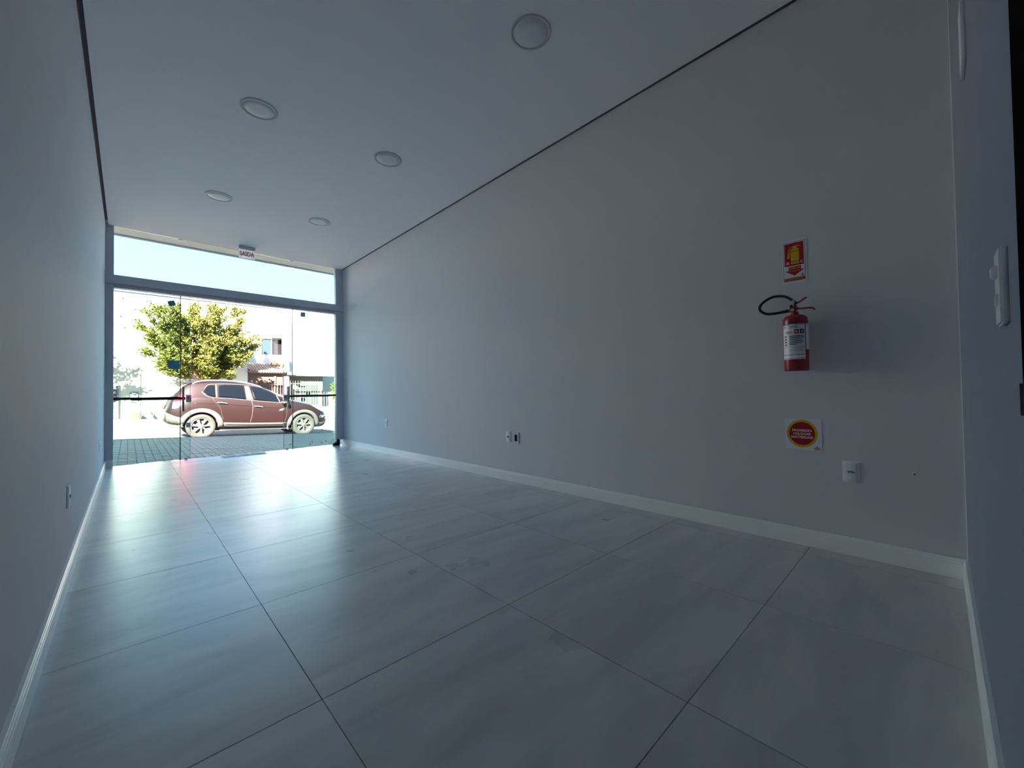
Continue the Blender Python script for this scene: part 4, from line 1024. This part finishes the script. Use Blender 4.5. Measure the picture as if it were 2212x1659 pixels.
# tan house and white barred fence on the right
th = tag(empty('tan_house', (8, FY + .6, gf(8))), 'tan house wall behind the white barred fence', 'building')
x0, x1 = xz(613, 830, FY + .6)[0], xz(697, 830, FY + .6)[0]
rel(boxobj('wall', x0, x1, FY + .6, FY + .8, -1.0, xz(670, 813.5, FY + .6)[1], 'tan_render'), th)
for a_, b_ in ((632, 646), (650, 668), (669, 686)):
    w0, w1 = xz(a_, 840, FY + .6)[0], xz(b_, 840, FY + .6)[0]
    rel(boxobj('dark_opening', w0, w1, FY + .585, FY + .6, xz(660, 880, FY + .6)[1], xz(660, 831, FY + .6)[1], 'dark_room'), th)
gp_ = tag(empty('gate_post', (xz(618, 830, FY)[0], FY, gf(6.4))), 'white gate post with pink side at the fence end', 'post')
rel(facebox('post', 617, 813, 625, 885, FY - .1, .2, 'white_render', None, z0=-0.7), gp_)
rel(facebox('pink_side', 613, 813, 617, 885, FY - .08, .18, 'pink_paint', None, z0=-0.7), gp_)
def fence(name, px0, px1, pyt, pyb, step, m, label, Y, spike=0.05):
    xa, zt2 = xz(px0, pyt, Y); xb = xz(px1, pyt, Y)[0]; zb2 = xz((px0 + px1) / 2, pyb, Y)[1]
    e_ = tag(empty(name, ((xa + xb) / 2, Y, zb2)), label, 'fence')
    for zz in (zb2 + .10, zt2 - .12): rel(boxobj('rail', xa, xb, Y - .02, Y + .02, zz - .02, zz + .02, m), e_)
    n_ = int((xb - xa) / step); bm = BM(); tube(bm, [(0, 0, 0), (0, 0, zt2 - zb2), (0, 0, zt2 - zb2 + spike)], [.013, .013, .002], 6)
    mb_ = bpy.data.meshes.new('bar'); bm.to_mesh(mb_); bm.free(); mb_.materials.append(MATS[m])
    for k in range(n_ + 1):
        o = link('bar', mb_, None, e_); o.location = (xa + (xb - xa) * k / n_ - (xa + xb) / 2, 0, 0)
    return e_
fence('white_fence', 627, 692, 824, 880, .125, 'fence_white', 'white metal bar fence in front of the tan house', FY)
fence('brown_fence', 556, 612, 826, 900, .13, 'fence_brown', 'dark brown spiked bar fence behind the car bonnet', FY - .12)
fence('low_fence', 694, 729, 848, 882, .14, 'fence_white', 'low white bar fence above the white wall at right', FY)
tag(facebox('low_wall', 691, 879, 735, 900, FY - .1, .2, 'white_render', None, z0=-0.9), 'low white wall beneath the fence at the right jamb', 'wall')
sgp = facebox('fence_sign', 648.5, 826.5, 661, 833.5, FY - .05, .02, 'fence_white', None, bevel=.004); tag(sgp, 'small cream board fixed on the white bar fence', 'sign')
rs = tag(empty('round_sign', tuple(at(637, 836, 1, FY - .3))), 'white round disc sign on a thin post before the fence', 'sign')
p = at(636.8, 836, 1, FY - .3); bm = BM(); lathe(bm, [(.115, 0), (.12, .006), (.12, .014), (.115, .02)], 28, Matrix.Translation(p - Vector(rs.location)) @ Matrix.Rotation(PI / 2, 4, 'X')); obj('disc', bm, 'sign_white', rs)
bm = BM(); tube(bm, [(0, .015, -.05), (0, .015, gf(p.x) - p.z)], .018, 8); obj('post', bm, 'frame_grey', rs)

# patio chairs
def patio_chair(x, y, rz, label, s=1.0):
    t = tag(empty('patio_chair', (x, y, gf(x)), (0, 0, rz)), label, 'chair', 'patio chairs on the far sidewalk'); t.scale = (s, s, s)
    for sy_ in (-.24, .24):
        bm = BM(); tube(bm, bez([(-.34, sy_, .93), (-.24, sy_, .62), (-.16, sy_, .42), (-.22, sy_, .2), (-.30, sy_, 0.0)], 5), .016, 8); obj('side_frame', bm, 'fence_white', t, True)
        bm = BM(); tube(bm, bez([(-.16, sy_, .42), (.25, sy_, .44), (.30, sy_, .36), (.24, sy_, 0)], 5), .016, 8); obj('front_leg', bm, 'fence_white', t, True)
        bm = BM(); tube(bm, [(-.25, sy_, .64), (.22, sy_, .62), (.26, sy_, .44)], .016, 8); obj('armrest', bm, 'fence_white', t)
    bm = BM(); prism(bm, [(-.16, -.23, .425), (.26, -.23, .45), (.26, -.23, .465), (-.16, -.23, .44)], (0, .46, 0)); obj('seat', bm, 'frame_grey', t)
    bm = BM(); prism(bm, [(-.155, -.23, .46), (-.33, -.23, .91), (-.345, -.23, .90), (-.17, -.23, .455)], (0, .46, 0)); obj('backrest', bm, 'frame_grey', t)
    return t
patio_chair(xz(317, 900, FY - .75)[0], FY - .75, -.15, 'pale tubular patio chair nearer the wooden box', .86)
patio_chair(xz(360, 900, FY - .6)[0], FY - .6, PI - .3, 'pale tubular patio chair beside the rear of the parked car', .86)

# overhead cables
def cable(a_, b_, Y, lab):
    p, q_ = at(*a_, 1, Y), at(*b_, 1, Y); d_ = (q_ - p); p2, q2 = p - d_ * 4, q_ + d_ * 3; bm = BM()
    tube(bm, [p2.lerp(q2, k / 16) for k in range(17)], .011, 6)
    m_ = (p2 + q2) / 2; bmesh.ops.translate(bm, vec=-m_, verts=bm.verts); o = obj('overhead_cable', bm, 'cable'); o.location = m_; tag(o, lab, 'cable', 'overhead street cables')
cable((565, 566), (723, 607), 12.5, 'thin overhead street cable, lowest across the sky')
cable((580, 567), (723, 602.5), 13.0, 'thin overhead street cable, middle of three across the sky')
cable((640, 577), (723, 594), 13.6, 'thin overhead street cable, highest at the right jamb')

# trees ------------------------------------------------------------------------------
def tree(name, base, ctr, rad, nl, leaf, m, label, seed, limbs=16, lower=-0.35, cat='tree'):
    rn = random.Random(seed); t = tag(empty(name, base), label, cat); b0 = Vector(base); c = Vector(ctr) - b0
    fork = Vector((c.x * .5, c.y * .5, max(0.3, c.z - rad[2] * .95)))
    bm = BM(); tube(bm, bez([(0, 0, -.1), (fork.x * .5 + .04, fork.y * .5, fork.z * .5), fork], 4), [.11 - .006 * k for k in range(9)], 10); obj('trunk', bm, 'bark', t, True)
    tips = []; bm = BM()
    for k in range(limbs):
        ph_ = 2 * PI * (k * .618 % 1) + rn.uniform(-.3, .3); el = math.asin(min(.98, max(lower, lower + (1 - lower) * ((k + .5) / limbs))))
        r_ = rn.uniform(.82, 1.0)
        e_ = c + Vector((rad[0] * math.cos(ph_) * math.cos(el), rad[1] * math.sin(ph_) * math.cos(el), rad[2] * math.sin(el))) * r_
        mid = fork.lerp(e_, .5) + Vector((rn.uniform(-.12, .12), rn.uniform(-.12, .12), rn.uniform(.0, .25)))
        pts = bez([fork, mid, e_], 5); tube(bm, pts, [.045 - .004 * i for i in range(len(pts))], 6)
        for q_ in range(9):
            s0 = pts[rn.randint(3, len(pts) - 1)]; dr_ = (e_ - fork).normalized() + Vector((rn.gauss(0, .55), rn.gauss(0, .55), rn.gauss(.1, .45)))
            e2 = s0 + dr_.normalized() * rn.uniform(.35, .85) * min(rad) * .42
            tube(bm, [s0, s0.lerp(e2, .5) + Vector((0, 0, .03)), e2], [.014, .009, .003], 5); tips.append((s0, e2))
        tips.append((mid, e_))
    obj('branches', bm, 'bark', t, True)
    v = []; f = []
    for k in range(nl):
        a_, b_ = tips[rn.randrange(len(tips))]; s = rn.random() ** .6; p = a_.lerp(b_, s) + Vector((rn.gauss(0, .075), rn.gauss(0, .075), rn.gauss(0, .065)))
        d_ = ((p - fork).normalized() + Vector((rn.gauss(0, .6), rn.gauss(0, .6), rn.gauss(-.15, .5)))).normalized()
        w_ = d_.cross(Vector((rn.gauss(0, 1), rn.gauss(0, 1), rn.gauss(0, 1) + .5))).normalized(); up = w_.cross(d_)
        L_ = leaf * rn.uniform(.7, 1.3); ww = L_ * .24; i0 = len(v)
        v += [p, p + d_ * L_ * .45 + w_ * ww + up * L_ * .06, p + d_ * L_, p + d_ * L_ * .45 - w_ * ww + up * L_ * .06]
        f.append((i0, i0 + 1, i0 + 2)); f.append((i0, i0 + 2, i0 + 3))
    tag(pyobj('foliage', v, f, m, t), kind='stuff')
    return t
TYt = FK + .55
c_ = at(434, 738, 1, TYt); xr_ = (at(560, 740, 1, TYt).x - at(302, 740, 1, TYt).x) / 2; zr_ = (at(440, 650, 1, TYt).z - at(440, 832, 1, TYt).z) / 2
tree('street_tree', (c_.x, TYt, gf(c_.x)), (c_.x, TYt, c_.z), (xr_ * .95, 1.7, zr_ * .96), 62000, .118, 'leaf', 'large leafy yellow-green street tree behind the parked car', 11, 64, -.9)
tree('street_tree', (-1.85, FK + .45, gf(-1.85)), (-1.85, FK + .45, 2.9), (1.5, 1.1, 1.5), 3000, .17, 'leaf', 'leafy street tree left of the doorway shading the beige wall', 12, 16, -.6)
p = at(715, 800, 1, FY + .9)
tree('green_bush', (p.x + .45, FY + .33, gf(p.x)), (p.x + .45, FY + .33, 1.2), (.68, .12, .85), 4500, .15, 'leaf_green', 'bright green bush growing over the fence at the right jamb', 13, 16, -.8, 'bush')
p = at(735, 760, 1, FY + 1.9)
tree('garden_tree', (p.x + 1.0, FY + 1.2, gf(p.x)), (p.x + 1.0, FY + 1.2, 3.1), (1.15, .7, 1.5), 4500, .17, 'leaf_green', 'tall green garden tree behind the bush at the right jamb', 14, 16, -.6)
